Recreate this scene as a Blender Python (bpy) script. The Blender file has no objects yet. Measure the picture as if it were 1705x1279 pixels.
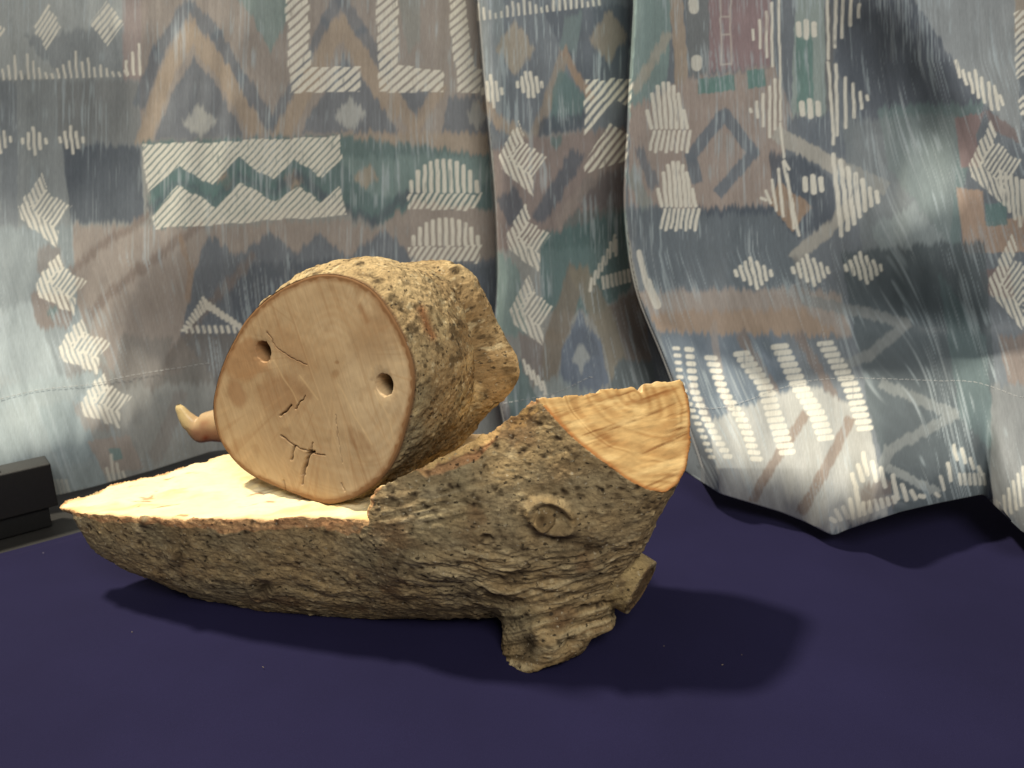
import bpy, bmesh, math
import numpy as np
from mathutils import Vector
rng = np.random.RandomState(7)
scene = bpy.context.scene
COL = scene.collection

# ------------------------------------------------------------------ camera
H_CAM, PITCH, F_PX, PW, PH = 0.28, math.radians(18.0), 1327.0, 1705.0, 1279.0
cam_d = bpy.data.cameras.new("camera"); cam = bpy.data.objects.new("camera", cam_d); COL.objects.link(cam)
cam.location = (0, 0, H_CAM); cam.rotation_euler = (math.pi/2 - PITCH, 0, 0)
cam_d.sensor_fit = 'HORIZONTAL'; cam_d.sensor_width = 36.0; cam_d.lens = 36.0*F_PX/PW
cam_d.clip_start = 0.01; cam_d.clip_end = 50
cam_d.dof.use_dof = True; cam_d.dof.focus_distance = 0.42; cam_d.dof.aperture_fstop = 12
scene.camera = cam

# ------------------------------------------------------------------ room light
world = bpy.data.worlds.new("World"); scene.world = world; world.use_nodes = True
bg = world.node_tree.nodes['Background']
bg.inputs[0].default_value = (1.0, 0.96, 0.89, 1); bg.inputs[1].default_value = 0.19

def area(name, loc, target, size, power, colour, shape='DISK'):
    l = bpy.data.lights.new(name, 'AREA'); l.shape = shape; l.size = size
    l.energy = power; l.color = colour
    o = bpy.data.objects.new(name, l); COL.objects.link(o); o.location = loc
    o.rotation_euler = (Vector(target) - Vector(loc)).to_track_quat('-Z', 'Y').to_euler()
    return o
area("ceiling_lamp", (-0.95, 0.665, 1.98), (0, 0.42, 0.05), 0.19, 60.0, (1.0, 0.905, 0.73))
area("room_lamp", (0.30, -0.70, 1.25), (0, 0.5, 0.1), 0.7, 15.5, (1.0, 0.955, 0.87))

scene.view_settings.view_transform = 'Standard'; scene.view_settings.look = 'None'
scene.view_settings.exposure = 0.0; scene.view_settings.gamma = 1.0
scene.render.engine = 'CYCLES'

# ------------------------------------------------------------------ helpers
CP, SP = math.cos(PITCH), math.sin(PITCH)
def ray(px, py):
    dx = (np.asarray(px, float) - PW/2)/F_PX; dy = -(np.asarray(py, float) - PH/2)/F_PX
    return dx, CP + dy*SP, -SP + dy*CP
def at_y(px, py, Y):
    x, y, z = ray(px, py); t = Y/y
    return np.stack(np.broadcast_arrays(x*t, y*t, H_CAM + z*t), -1)
def at_z(px, py, Z=0.0):
    x, y, z = ray(px, py); t = (Z - H_CAM)/z
    return np.stack(np.broadcast_arrays(x*t, y*t, H_CAM + z*t), -1)
def at_plane(px, py, p0, n):
    x, y, z = ray(px, py); d = np.stack(np.broadcast_arrays(x, y, z), -1)
    o = np.array([0, 0, H_CAM]); t = ((p0 - o) @ n)/(d @ n)
    return o + d*t[..., None]
def to_px(P):
    q = P - np.array([0, 0, H_CAM])
    dep = q[..., 1]*CP - q[..., 2]*SP; up = q[..., 1]*SP + q[..., 2]*CP
    return PW/2 + F_PX*q[..., 0]/dep, PH/2 - F_PX*up/dep

def _hash(ix, iy, iz, seed):
    h = (ix.astype(np.int64)*374761393 + iy.astype(np.int64)*668265263 + iz.astype(np.int64)*2147483647 + seed*1274126177) & 0xFFFFFFFF
    h = ((h ^ (h >> 13))*1274126177) & 0xFFFFFFFF
    h = ((h ^ (h >> 16))*2246822519) & 0xFFFFFFFF
    return ((h ^ (h >> 15)) & 0xFFFFFF).astype(np.float32)/float(0xFFFFFF)
def vnoise(x, y, z=None, seed=0):
    """smooth value noise, -1..1"""
    x = np.asarray(x, np.float32); y = np.asarray(y, np.float32)
    z = np.zeros_like(x) if z is None else np.asarray(z, np.float32)
    x, y, z = np.broadcast_arrays(x, y, z)
    xi, yi, zi = np.floor(x), np.floor(y), np.floor(z)
    fx, fy, fz = x-xi, y-yi, z-zi
    fx = fx*fx*(3-2*fx); fy = fy*fy*(3-2*fy); fz = fz*fz*(3-2*fz)
    r = 0
    for a in (0, 1):
        wa = fx if a else 1-fx
        for b in (0, 1):
            wb = fy if b else 1-fy
            for c in (0, 1):
                wc = fz if c else 1-fz
                r = r + wa*wb*wc*_hash(xi+a, yi+b, zi+c, seed)
    return r*2-1
def fbm(x, y, z=None, seed=0, octaves=4, gain=0.5):
    r = 0; a = 1.0; s = 0; f = 1.0
    for i in range(octaves):
        r = r + a*vnoise(np.asarray(x)*f+i*17.3, np.asarray(y)*f+i*9.1, None if z is None else np.asarray(z)*f+i*5.7, seed+i)
        s += a; a *= gain; f *= 2.03
    return r/s
def cells(x, y, z, seed=0, dens=1.0):
    """distance to nearest random point (worley, 0..~1) and its random value"""
    xi, yi, zi = np.floor(x), np.floor(y), np.floor(z)
    best = np.full(x.shape, 9.0, np.float32); val = np.zeros(x.shape, np.float32)
    for a in (-1, 0, 1):
        for b in (-1, 0, 1):
            for c in (-1, 0, 1):
                cx, cy, cz = xi+a, yi+b, zi+c
                px = cx+_hash(cx, cy, cz, seed); py = cy+_hash(cx, cy, cz, seed+1); pz = cz+_hash(cx, cy, cz, seed+2)
                d = (px-x)**2+(py-y)**2+(pz-z)**2; v = _hash(cx, cy, cz, seed+3)
                d = np.where(v < dens, d, 9.0); m = d < best
                best = np.where(m, d, best).astype(np.float32); val = np.where(m, v, val)
    return np.sqrt(best), val
def sstep(a, b, x):
    t = np.clip((x-a)/(b-a), 0, 1); return t*t*(3-2*t)
def lin(c):
    c = np.asarray(c, float)/255.0
    return np.where(c <= 0.04045, c/12.92, ((c+0.055)/1.055)**2.4)
def mix(a, b, t):
    t = np.asarray(t)[..., None]; return a*(1-t)+b*t
def catmull(xs, ys, q, closed=False, period=None):
    """smooth interpolation through (xs, ys)"""
    xs = np.asarray(xs, float); ys = np.asarray(ys, float)
    if closed:
        xs = np.concatenate([xs[-2:]-period, xs, xs[:2]+period]); ys = np.concatenate([ys[-2:], ys, ys[:2]])
    m = np.gradient(ys, xs); i = np.clip(np.searchsorted(xs, q)-1, 0, len(xs)-2)
    h = xs[i+1]-xs[i]; t = np.clip((q-xs[i])/h, 0, 1)
    return (2*t**3-3*t**2+1)*ys[i]+(t**3-2*t**2+t)*h*m[i]+(-2*t**3+3*t**2)*ys[i+1]+(t**3-t**2)*h*m[i+1]

def mesh_np(name, V, Fq, material, parent=None, colour=None, uvw=None, smooth=True, extra=None):
    V = np.ascontiguousarray(V, np.float32); Fq = np.ascontiguousarray(Fq, np.int32)
    me = bpy.data.meshes.new(name); n = Fq.shape[1]
    me.vertices.add(len(V)); me.vertices.foreach_set('co', V.ravel())
    me.loops.add(Fq.size); me.loops.foreach_set('vertex_index', Fq.ravel())
    me.polygons.add(len(Fq)); me.polygons.foreach_set('loop_start', np.arange(len(Fq), dtype=np.int32)*n)
    me.polygons.foreach_set('loop_total', np.full(len(Fq), n, np.int32))
    me.polygons.foreach_set('use_smooth', np.full(len(Fq), smooth, bool))
    me.update(calc_edges=True); me.validate()
    if colour is not None:
        a = me.color_attributes.new('tint', 'FLOAT_COLOR', 'POINT')
        c = np.ones((len(V), 4), np.float32); c[:, :3] = np.clip(colour, 0, 1); a.data.foreach_set('color', c.ravel())
    if uvw is not None:
        a = me.attributes.new('grain', 'FLOAT_VECTOR', 'POINT'); a.data.foreach_set('vector', np.ascontiguousarray(uvw, np.float32).ravel())
    me.materials.append(material)
    o = bpy.data.objects.new(name, me); COL.objects.link(o)
    if parent: o.parent = parent; o.matrix_parent_inverse = parent.matrix_basis.inverted()
    return o
def thing(name, label, cat, loc=(0, 0, 0)):
    o = bpy.data.objects.new(name, None); COL.objects.link(o); o.location = loc
    o.empty_display_size = 0.02; o['label'] = label; o['category'] = cat
    return o
def grid_faces(nr, nc, closed=False):
    i = np.arange(nr-1)[:, None]; j = np.arange(nc if closed else nc-1)[None, :]; k = (j+1) % nc
    return np.stack([i*nc+j, i*nc+k, (i+1)*nc+k, (i+1)*nc+j], -1).reshape(-1, 4)
def submesh(V, F, mask):
    f = F[mask]; u, inv = np.unique(f, return_inverse=True)
    return u, inv.reshape(f.shape)
def vnormals(V, F):
    n = np.cross(V[F[:, 2]]-V[F[:, 0]], V[F[:, 3]]-V[F[:, 1]]); N = np.zeros_like(V)
    for k in range(4):
        for a in range(3): N[:, a] += np.bincount(F[:, k], n[:, a], len(V))
    return N/np.maximum(np.linalg.norm(N, axis=1, keepdims=True), 1e-12)

# ------------------------------------------------------------------ materials
def new_mat(name):
    m = bpy.data.materials.new(name); m.use_nodes = True
    nt = m.node_tree; return m, nt, nt.nodes['Principled BSDF']
def tinted(name, rough=0.8, spec=0.3, fine_scale=900, fine_amt=0.2, stretch=(1, 1, 1), bump=0.3, bump_scale=700, bump_dist=0.0006,
           coord='grain', sheen=0.0, aniso=0.0, rough_var=0.1, flecks=0):
    """colour comes from the mesh's painted grain, broken up by fine noise; relief by bump"""
    m, nt, b = new_mat(name); N = nt.nodes; L = nt.links
    at = N.new('ShaderNodeAttribute'); at.attribute_name = 'tint'
    gr = N.new('ShaderNodeAttribute'); gr.attribute_name = coord
    mp = N.new('ShaderNodeMapping'); mp.inputs['Scale'].default_value = stretch; L.new(gr.outputs['Vector'], mp.inputs[0])
    n1 = N.new('ShaderNodeTexNoise'); n1.inputs['Scale'].default_value = fine_scale; n1.inputs['Detail'].default_value = 5; n1.inputs['Roughness'].default_value = .65
    L.new(mp.outputs[0], n1.inputs['Vector'])
    r = N.new('ShaderNodeMapRange'); r.inputs['From Min'].default_value = .3; r.inputs['From Max'].default_value = .7
    r.inputs['To Min'].default_value = 1-fine_amt; r.inputs['To Max'].default_value = 1+fine_amt; L.new(n1.outputs[0], r.inputs[0])
    mx = N.new('ShaderNodeVectorMath'); mx.operation = 'SCALE'; L.new(at.outputs['Color'], mx.inputs[0]); L.new(r.outputs[0], mx.inputs['Scale'])
    last = mx.outputs[0]
    if flecks:
        dn = N.new('ShaderNodeVectorMath'); dn.operation = 'MULTIPLY_ADD'; L.new(n1.outputs[1], dn.inputs[0]); dn.inputs[1].default_value = (.0035,)*3; L.new(mp.outputs[0], dn.inputs[2])
        for sc, lo_, hi_, col, fac in ((flecks, .30, .16, (.018, .013, .008, 1), .85), (flecks*1.7, .26, .14, (.030, .021, .012, 1), .7), (flecks*1.25, .24, .12, (.50, .43, .30, 1), .7)):
            v = N.new('ShaderNodeTexVoronoi'); v.inputs['Scale'].default_value = sc; L.new(dn.outputs[0], v.inputs['Vector'])
            r3 = N.new('ShaderNodeMapRange'); r3.inputs['From Min'].default_value = lo_; r3.inputs['From Max'].default_value = hi_; L.new(v.outputs['Distance'], r3.inputs[0])
            sp = N.new('ShaderNodeSeparateColor'); L.new(v.outputs['Color'], sp.inputs[0])
            g = N.new('ShaderNodeMath'); g.operation = 'GREATER_THAN'; g.inputs[1].default_value = .62; L.new(sp.outputs[0], g.inputs[0])
            m1_ = N.new('ShaderNodeMath'); m1_.operation = 'MULTIPLY'; L.new(r3.outputs[0], m1_.inputs[0]); L.new(g.outputs[0], m1_.inputs[1])
            m2 = N.new('ShaderNodeMath'); m2.operation = 'MULTIPLY'; L.new(m1_.outputs[0], m2.inputs[0]); m2.inputs[1].default_value = fac
            mm = N.new('ShaderNodeMix'); mm.data_type = 'RGBA'; L.new(m2.outputs[0], mm.inputs['Factor']); L.new(last, mm.inputs['A']); mm.inputs['B'].default_value = col; last = mm.outputs['Result']
    L.new(last, b.inputs['Base Color'])
    n2 = N.new('ShaderNodeTexNoise'); n2.inputs['Scale'].default_value = bump_scale; n2.inputs['Detail'].default_value = 6; n2.inputs['Roughness'].default_value = .7
    L.new(mp.outputs[0], n2.inputs['Vector'])
    bp = N.new('ShaderNodeBump'); bp.inputs['Strength'].default_value = bump; bp.inputs['Distance'].default_value = bump_dist
    L.new(n2.outputs[0], bp.inputs['Height']); L.new(bp.outputs[0], b.inputs['Normal'])
    r2 = N.new('ShaderNodeMapRange'); r2.inputs['To Min'].default_value = rough-rough_var; r2.inputs['To Max'].default_value = min(1, rough+rough_var)
    L.new(n1.outputs[0], r2.inputs[0]); L.new(r2.outputs[0], b.inputs['Roughness'])
    b.inputs['Specular IOR Level'].default_value = spec
    if sheen: b.inputs['Sheen Weight'].default_value = sheen; b.inputs['Sheen Roughness'].default_value = .4
    return m
def plain(name, colour, rough, spec=0.5, noise_scale=300, noise_amt=.12, bump=.15, bump_dist=.0003, bump_scale=900):
    m, nt, b = new_mat(name); N = nt.nodes; L = nt.links
    tc = N.new('ShaderNodeTexCoord')
    n1 = N.new('ShaderNodeTexNoise'); n1.inputs['Scale'].default_value = noise_scale; n1.inputs['Detail'].default_value = 5; L.new(tc.outputs['Object'], n1.inputs['Vector'])
    cr = N.new('ShaderNodeMapRange'); cr.inputs['To Min'].default_value = 1-noise_amt*2; cr.inputs['To Max'].default_value = 1+noise_amt*2; L.new(n1.outputs[0], cr.inputs[0])
    mx = N.new('ShaderNodeVectorMath'); mx.operation = 'SCALE'; mx.inputs[0].default_value = colour; L.new(cr.outputs[0], mx.inputs['Scale'])
    L.new(mx.outputs[0], b.inputs['Base Color'])
    n2 = N.new('ShaderNodeTexNoise'); n2.inputs['Scale'].default_value = bump_scale; L.new(tc.outputs['Object'], n2.inputs['Vector'])
    bp = N.new('ShaderNodeBump'); bp.inputs['Strength'].default_value = bump; bp.inputs['Distance'].default_value = bump_dist
    L.new(n2.outputs[0], bp.inputs['Height']); L.new(bp.outputs[0], b.inputs['Normal'])
    b.inputs['Roughness'].default_value = rough; b.inputs['Specular IOR Level'].default_value = spec
    return m

M_BARK = tinted('bark', rough=.8, spec=.3, fine_scale=620, fine_amt=.30, stretch=(.75, 1, 1), bump=.65, bump_scale=520, bump_dist=.0015, flecks=330)
M_BARK2 = tinted('lichen_bark', rough=.85, spec=.25, fine_scale=620, fine_amt=.32, stretch=(1, 1, 1), bump=.65, bump_scale=520, bump_dist=.0014, flecks=360)
M_WOOD = tinted('split_wood', rough=.8, spec=.2, fine_scale=260, fine_amt=.07, stretch=(.12, 1, 1), bump=.4, bump_scale=260, bump_dist=.0008)
M_END = tinted('sawn_end_grain', rough=.7, spec=.25, fine_scale=600, fine_amt=.10, stretch=(.35, 1, 1), bump=.25, bump_scale=600, bump_dist=.0006)
M_FACE = tinted('smooth_end_grain', rough=.62, spec=.3, fine_scale=520, fine_amt=.055, stretch=(1, .09, 1), bump=.12, bump_scale=520, bump_dist=.0004)
M_CLOTH = tinted('printed_curtain_cloth', rough=.55, spec=.30, fine_scale=.6, fine_amt=.12, stretch=(1, .12, 1), bump=.10, bump_scale=.7, bump_dist=.0004, sheen=.15)

# ------------------------------------------------------------------ boat log (implicit surface)
S1X, S1Z, S1K = -0.262, 0.063, 0.127
EA, EB, EC = at_y(890, 665, .370), at_y(1132, 630, .425), at_y(1108, 822, .360)
n_end = np.cross(EB-EA, EC-EA); n_end = n_end/np.linalg.norm(n_end)
if n_end[2] < 0: n_end = -n_end
q0 = at_y(630, 812, .368)
n_split = np.cross(EA-q0, EB-EA); n_split = n_split/np.linalg.norm(n_split)
if n_split[2] < 0: n_split = -n_split
XS = np.array([-.285, -.272, -.262, -.245, -.22, -.18, -.13, -.07, -.02, .03, .08, .12])
YF = np.array([.438, .434, .427, .418, .409, .396, .384, .372, .366, .366, .37, .375])   # front edge
YB = np.array([.443, .443, .446, .458, .471, .493, .495, .480, .466, .46, .455, .45])     # back edge
def prof(x, ys): return np.interp(x, XS, ys)
SIL = [(118, 850), (150, 918), (200, 948), (250, 966), (350, 1000), (450, 1024), (550, 1031), (700, 1028), (800, 1030), (900, 1020), (1000, 960)]
bx, bb = [-.285], [.004]
for px, py in SIL:
    Y = .40; 
    for _ in range(3):
        P = at_y(px, py, Y); Y = .5*(prof(P[0], YF)+prof(P[0], YB)) - .01
    x = float(P[0]); yc = .5*(prof(x, YF)+prof(x, YB)); a = .5*(prof(x, YB)-prof(x, YF))
    zc = S1Z+S1K*(x-S1X); _, ry, rz = ray(px, py); s = float(-rz/ry)
    v = (H_CAM - s*yc - zc)**2 - (s*a)**2
    bx.append(x); bb.append(math.sqrt(max(v, .006**2)))
print('belly', [(round(a, 3), round(b, 3), round(S1Z+S1K*(a-S1X)-b, 4)) for a, b in zip(bx, bb)])
bx = np.array(bx); bb = np.array(bb)

def smin(a, b, k):
    h = np.clip(.5+.5*(b-a)/k, 0, 1); return b*(1-h)+a*h-k*h*(1-h)
def cone(P, A, B, ra, rb):
    A = np.asarray(A, np.float32); B = np.asarray(B, np.float32); d = B-A; L2 = float(d@d)
    q = [P[0]-A[0], P[1]-A[1], P[2]-A[2]]
    t = np.clip((q[0]*d[0]+q[1]*d[1]+q[2]*d[2])/L2, 0, 1)
    return np.sqrt((q[0]-t*d[0])**2+(q[1]-t*d[1])**2+(q[2]-t*d[2])**2)-(ra+(rb-ra)*t)
def flatcone(P, A, B, ra, rb, sq=1.0):
    A = np.asarray(A, np.float32); B = np.asarray(B, np.float32); d = B-A; L = float(np.sqrt(d@d)); d = d/L
    q = [P[0]-A[0], P[1]-A[1], P[2]-A[2]]; t = q[0]*d[0]+q[1]*d[1]+q[2]*d[2]
    r = np.sqrt(np.maximum((q[0]-t*d[0])**2+(q[1]-t*d[1])**2+(q[2]-t*d[2])**2, 0))
    return np.maximum(np.maximum(r-(ra+(rb-ra)*np.clip(t/L, 0, 1)), t-L), -t-.02)
STUB_C = at_y(1050, 968, .385); STUB_D = np.array([.80, -.50, -.30]); STUB_D /= np.linalg.norm(STUB_D)
FCUT = at_y(885, 1118, .3565); FN = np.array([.367, -.60, -.80]); FN /= np.linalg.norm(FN)
NOSE = [(888, 655), (925, 700), (960, 732), (1000, 765), (1040, 795), (1075, 814), (1108, 822), (1130, 806), (1143, 780), (1151, 735), (1150, 690), (1144, 655), (1128, 610), (1000, 590), (875, 630)]
u_end = EB-EA; u_end = u_end/np.linalg.norm(u_end); v_end = np.cross(n_end, u_end)
npoly = np.array([at_plane(a, b, EA, n_end)-EA for a, b in NOSE]); npoly = np.stack([npoly@u_end, npoly@v_end], 1)
NG = 220; ngx = np.linspace(-.06, .16, NG); ngy = np.linspace(-.12, .12, NG); NX, NY = np.meshgrid(ngx, ngy, indexing='ij')
nd = np.full(NX.shape, 9.0); nin = np.zeros(NX.shape, bool)
for i in range(len(npoly)):
    (x0, y0), (x1, y1) = npoly[i], npoly[(i+1) % len(npoly)]; dx, dy = x1-x0, y1-y0
    t = np.clip(((NX-x0)*dx+(NY-y0)*dy)/(dx*dx+dy*dy), 0, 1); nd = np.minimum(nd, np.hypot(NX-x0-t*dx, NY-y0-t*dy))
    nin ^= ((y0 > NY) != (y1 > NY)) & (NX < dx*(NY-y0)/(dy if dy else 1e-9)+x0)
NSD = np.where(nin, -nd, nd).astype(np.float32)
NAX = np.array([.030, -.014, .075]); NAX /= np.linalg.norm(NAX); NCEN = npoly[:13].mean(0)
def nose_sdf(P):
    q = [P[i]-EA[i] for i in range(3)]; h = q[0]*n_end[0]+q[1]*n_end[1]+q[2]*n_end[2]; k = float(NAX@n_end); t = -h/k
    r = [q[i]+NAX[i]*t for i in range(3)]; u = r[0]*u_end[0]+r[1]*u_end[1]+r[2]*u_end[2]; v = r[0]*v_end[0]+r[1]*v_end[1]+r[2]*v_end[2]
    sc = 1+np.clip(t, 0, .1)*1.2-np.clip(t-.05, 0, .1)*3.0; u = NCEN[0]+(u-NCEN[0])/sc; v = NCEN[1]+(v-NCEN[1])/sc
    fi = np.clip((u+.06)/.22*(NG-1), 0, NG-1.01); fj = np.clip((v+.12)/.24*(NG-1), 0, NG-1.01); i = fi.astype(int); j = fj.astype(int); a = (fi-i).astype(np.float32); b = (fj-j).astype(np.float32)
    d = (NSD[i, j]*(1-a)+NSD[i+1, j]*a)*(1-b)+(NSD[i, j+1]*(1-a)+NSD[i+1, j+1]*a)*b
    return np.maximum(d, t-.105)
def body_sdf(P):
    x, y, z = P
    yf, yb = prof(x, YF), prof(x, YB); yc = .5*(yf+yb); a = .5*(yb-yf)+.0006; b = np.interp(x, bx, bb); zc = S1Z+S1K*(x-S1X)
    up = z > zc
    bu = np.where(up, a*1.0+.01, b)
    f = (np.sqrt(((y-yc)/a)**2+((z-zc)/bu)**2)-1)*np.minimum(a, b)*.95
    f = np.maximum(f, np.maximum(S1X-.0115+.4*(zc-z)*(z < zc)-x, x-.038))
    # wandering girth
    f = smin(f, nose_sdf(P), .016)
    f = smin(f, cone(P, (-.045, .402, .075), (.012, .405, .085), .036, .040), .025)
    foot = flatcone(P, (.020, .388, .045), (.0165, .3745, -.006), .0225, .0225)
    foot2 = flatcone(P, (.032, .395, .04), (.0425, .381, .0105), .017, .0160)
    ft_ = np.maximum(smin(foot, foot2, .008), (x-FCUT[0])*FN[0]+(y-FCUT[1])*FN[1]+(z-FCUT[2])*FN[2])
    f = smin(f, ft_, .010)
    s0 = STUB_C-STUB_D*.03; s1 = STUB_C+STUB_D*.0070
    f = smin(f, flatcone(P, s0, s1, .011, .0125), .006)
    s2 = STUB_C-STUB_D*.009
    f = np.minimum(f, flatcone(P, STUB_C-STUB_D*.0075, s1, .0150, .0158)) if False else smin(f, rim(P, s2, s1), .002)
    return f
def rim(P, A, B):
    d = (B-A); L = float(np.sqrt(d@d)); d = d/L
    q = [P[0]-A[0], P[1]-A[1], P[2]-A[2]]; t = q[0]*d[0]+q[1]*d[1]+q[2]*d[2]
    r = np.sqrt(np.maximum((q[0]-t*d[0])**2+(q[1]-t*d[1])**2+(q[2]-t*d[2])**2, 0))
    return np.maximum(np.maximum(r-.0165, t-L), -t)
def cut_sdf(P):
    x, y, z = P
    w = .0012*vnoise(x*60, y*90, z*0, 3)+.0007*vnoise(x*160, y*300, z*0, 4)
    s1 = z-(S1Z+S1K*(x-S1X))+w
    s2 = (x-EA[0])*n_split[0]+(y-EA[1])*n_split[1]+(z-EA[2])*n_split[2]
    s2 = s2+.0016*vnoise(x*120, y*120, z*60, 5)+.0012*vnoise(x*330, y*330, z*60, 6)
    uu = (x-EA[0])*u_end[0]+(y-EA[1])*u_end[1]+(z-EA[2])*u_end[2]
    s2 = s2+.0042*np.exp(-((uu-.068)/.0026)**2)-.0016*np.exp(-((uu-.052)/.004)**2)-.0012*np.exp(-((uu-.084)/.006)**2)
    left = (-.0735+.002*vnoise(z*200, y*100, x*0, 8))-x        # positive left of the step: nothing kept above s1
    s2 = np.maximum(s2, left)
    c = np.minimum(s1, s2)
    e = (x-EA[0])*n_end[0]+(y-EA[1])*n_end[1]+(z-EA[2])*n_end[2]+.0005*vnoise(x*90, y*90, z*90, 9)
    return c, e
def full_sdf(P):
    b = body_sdf(P); c, e = cut_sdf(P)
    return np.maximum(np.maximum(b, c), np.maximum(e, -P[2])), b, c, e

def surface_nets(Fv, o, h):
    nx, ny, nz = Fv.shape; S = Fv < 0
    c = S[:-1, :-1, :-1].astype(np.int8)
    offs = [(a, b, d) for a in (0, 1) for b in (0, 1) for d in (0, 1)]
    tot = sum(S[a:nx-1+a, b:ny-1+b, d:nz-1+d].astype(np.int8) for a, b, d in offs)
    act = np.argwhere((tot > 0) & (tot < 8)); idx = -np.ones((nx-1, ny-1, nz-1), np.int32)
    idx[act[:, 0], act[:, 1], act[:, 2]] = np.arange(len(act))
    vals = np.stack([Fv[act[:, 0]+a, act[:, 1]+b, act[:, 2]+d] for a, b, d in offs], 1)
    O = np.array(offs, float); acc = np.zeros((len(act), 3)); cnt = np.zeros(len(act))
    for i in range(8):
        for j in range(i+1, 8):
            if np.abs(O[i]-O[j]).sum() != 1: continue
            m = (vals[:, i] < 0) != (vals[:, j] < 0); t = np.where(m, vals[:, i]/np.where(m, vals[:, i]-vals[:, j], 1), 0)
            acc += m[:, None]*(O[i]+(O[j]-O[i])*t[:, None]); cnt += m
    V = (act+acc/cnt[:, None])*h+np.array(o); Q = []
    for ax in range(3):
        u, v = [(1, 2), (2, 0), (0, 1)][ax]
        a = [slice(None)]*3; b = [slice(None)]*3; a[ax] = slice(0, -1); b[ax] = slice(1, None)
        sa, sb = S[tuple(a)], S[tuple(b)]; e = np.argwhere(sa != sb)
        e = e[(e[:, u] > 0) & (e[:, v] > 0) & (e[:, u] < Fv.shape[u]-1) & (e[:, v] < Fv.shape[v]-1)]
        du = np.zeros(3, int); dv = np.zeros(3, int); du[u] = 1; dv[v] = 1
        g = lambda k: idx[k[:, 0], k[:, 1], k[:, 2]]
        q = np.stack([g(e-du-dv), g(e-dv), g(e), g(e-du)], 1)
        inside = S[e[:, 0], e[:, 1], e[:, 2]]; q = np.where(inside[:, None], q, q[:, ::-1]); Q.append(q)
    return V, np.concatenate(Q)
def subdivide(V, F, levels=1):
    me = bpy.data.meshes.new('tmp'); me.from_pydata(V.tolist(), [], F.tolist())
    o = bpy.data.objects.new('tmp', me); COL.objects.link(o); md = o.modifiers.new('s', 'SUBSURF'); md.levels = levels; md.subdivision_type = 'CATMULL_CLARK'
    dg = bpy.context.evaluated_depsgraph_get(); ev = o.evaluated_get(dg); m2 = ev.to_mesh()
    v = np.empty(len(m2.vertices)*3, np.float32); m2.vertices.foreach_get('co', v)
    f = np.empty(len(m2.loops), np.int32); m2.loops.foreach_get('vertex_index', f)
    v = v.reshape(-1, 3).astype(float); f = f.reshape(-1, 4); ev.to_mesh_clear()
    bpy.data.objects.remove(o); bpy.data.meshes.remove(me); return v, f

HS = .00115; lo = np.array([-.290, .300, -.004]); hi = np.array([.150, .500, .172])
ax_ = [np.arange(lo[i], hi[i], HS, dtype=np.float32) for i in range(3)]
X, Y, Z = np.meshgrid(*ax_, indexing='ij'); FV = np.empty(X.shape, np.float32)
for i in range(0, X.shape[0], 40):
    FV[i:i+40] = full_sdf((X[i:i+40], Y[i:i+40], Z[i:i+40]))[0]
V, F = surface_nets(FV, lo, HS); del X, Y, Z, FV
V, F = subdivide(V, F)
Pv = (V[:, 0], V[:, 1], V[:, 2]); full, bsd, csd, esd = full_sdf(Pv)
cls = np.zeros(len(V), int)
cls[csd > bsd] = 1; cls[(esd > bsd) & (esd > csd)] = 2
NRM = vnormals(V, F); px, py = to_px(V)
view = V-np.array([0, 0, H_CAM]); front = (-(view*NRM).sum(1)/np.linalg.norm(view, axis=1)) > .05
bark = cls == 0
def blob(cx, cy, rx, ry, ang=0.0, pxx=None, pyy=None):
    a = math.radians(ang); X0 = (pxx if pxx is not None else px)-cx; Y0 = (pyy if pyy is not None else py)-cy
    u = X0*math.cos(a)+Y0*math.sin(a); v = -X0*math.sin(a)+Y0*math.cos(a)
    return np.sqrt((u/rx)**2+(v/ry)**2)
def line_d(pts, X=None, Y=None):
    X = px if X is None else X; Y = py if Y is None else Y; d = np.full(X.shape, 1e9)
    for (x0, y0), (x1, y1) in zip(pts[:-1], pts[1:]):
        dx, dy = x1-x0, y1-y0; t = np.clip(((X-x0)*dx+(Y-y0)*dy)/(dx*dx+dy*dy+1e-9), 0, 1)
        d = np.minimum(d, np.hypot(X-x0-t*dx, Y-y0-t*dy))
    return d
disp = np.zeros(len(V))
x, y, z = Pv
sd = (V-STUB_C)@STUB_D; sr = np.linalg.norm((V-STUB_C)-sd[:, None]*STUB_D, axis=1)
stub = (sd > -.0092) & (sr < .0185) & (cls == 0); stub_end = stub & (sd > .0060)
big = fbm(x*25, y*25, z*25, 11, 3)*.0022
wr = fbm(x*120, y*150, z*330, 21, 3)          # long horizontal wrinkles
ridge = (1-np.abs(wr)*2.2); ridge = np.clip(ridge, 0, 1)**2
fine = fbm(x*420, y*420, z*520, 31, 3)
disp += np.where(bark, big + .00030*ridge + .00040*fine, 0)
lumpy = fbm(x*150, y*150, z*150, 35, 2)
disp += np.where(bark, (.0008*lumpy), 0)
fb = (bark & front).astype(float)
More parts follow.
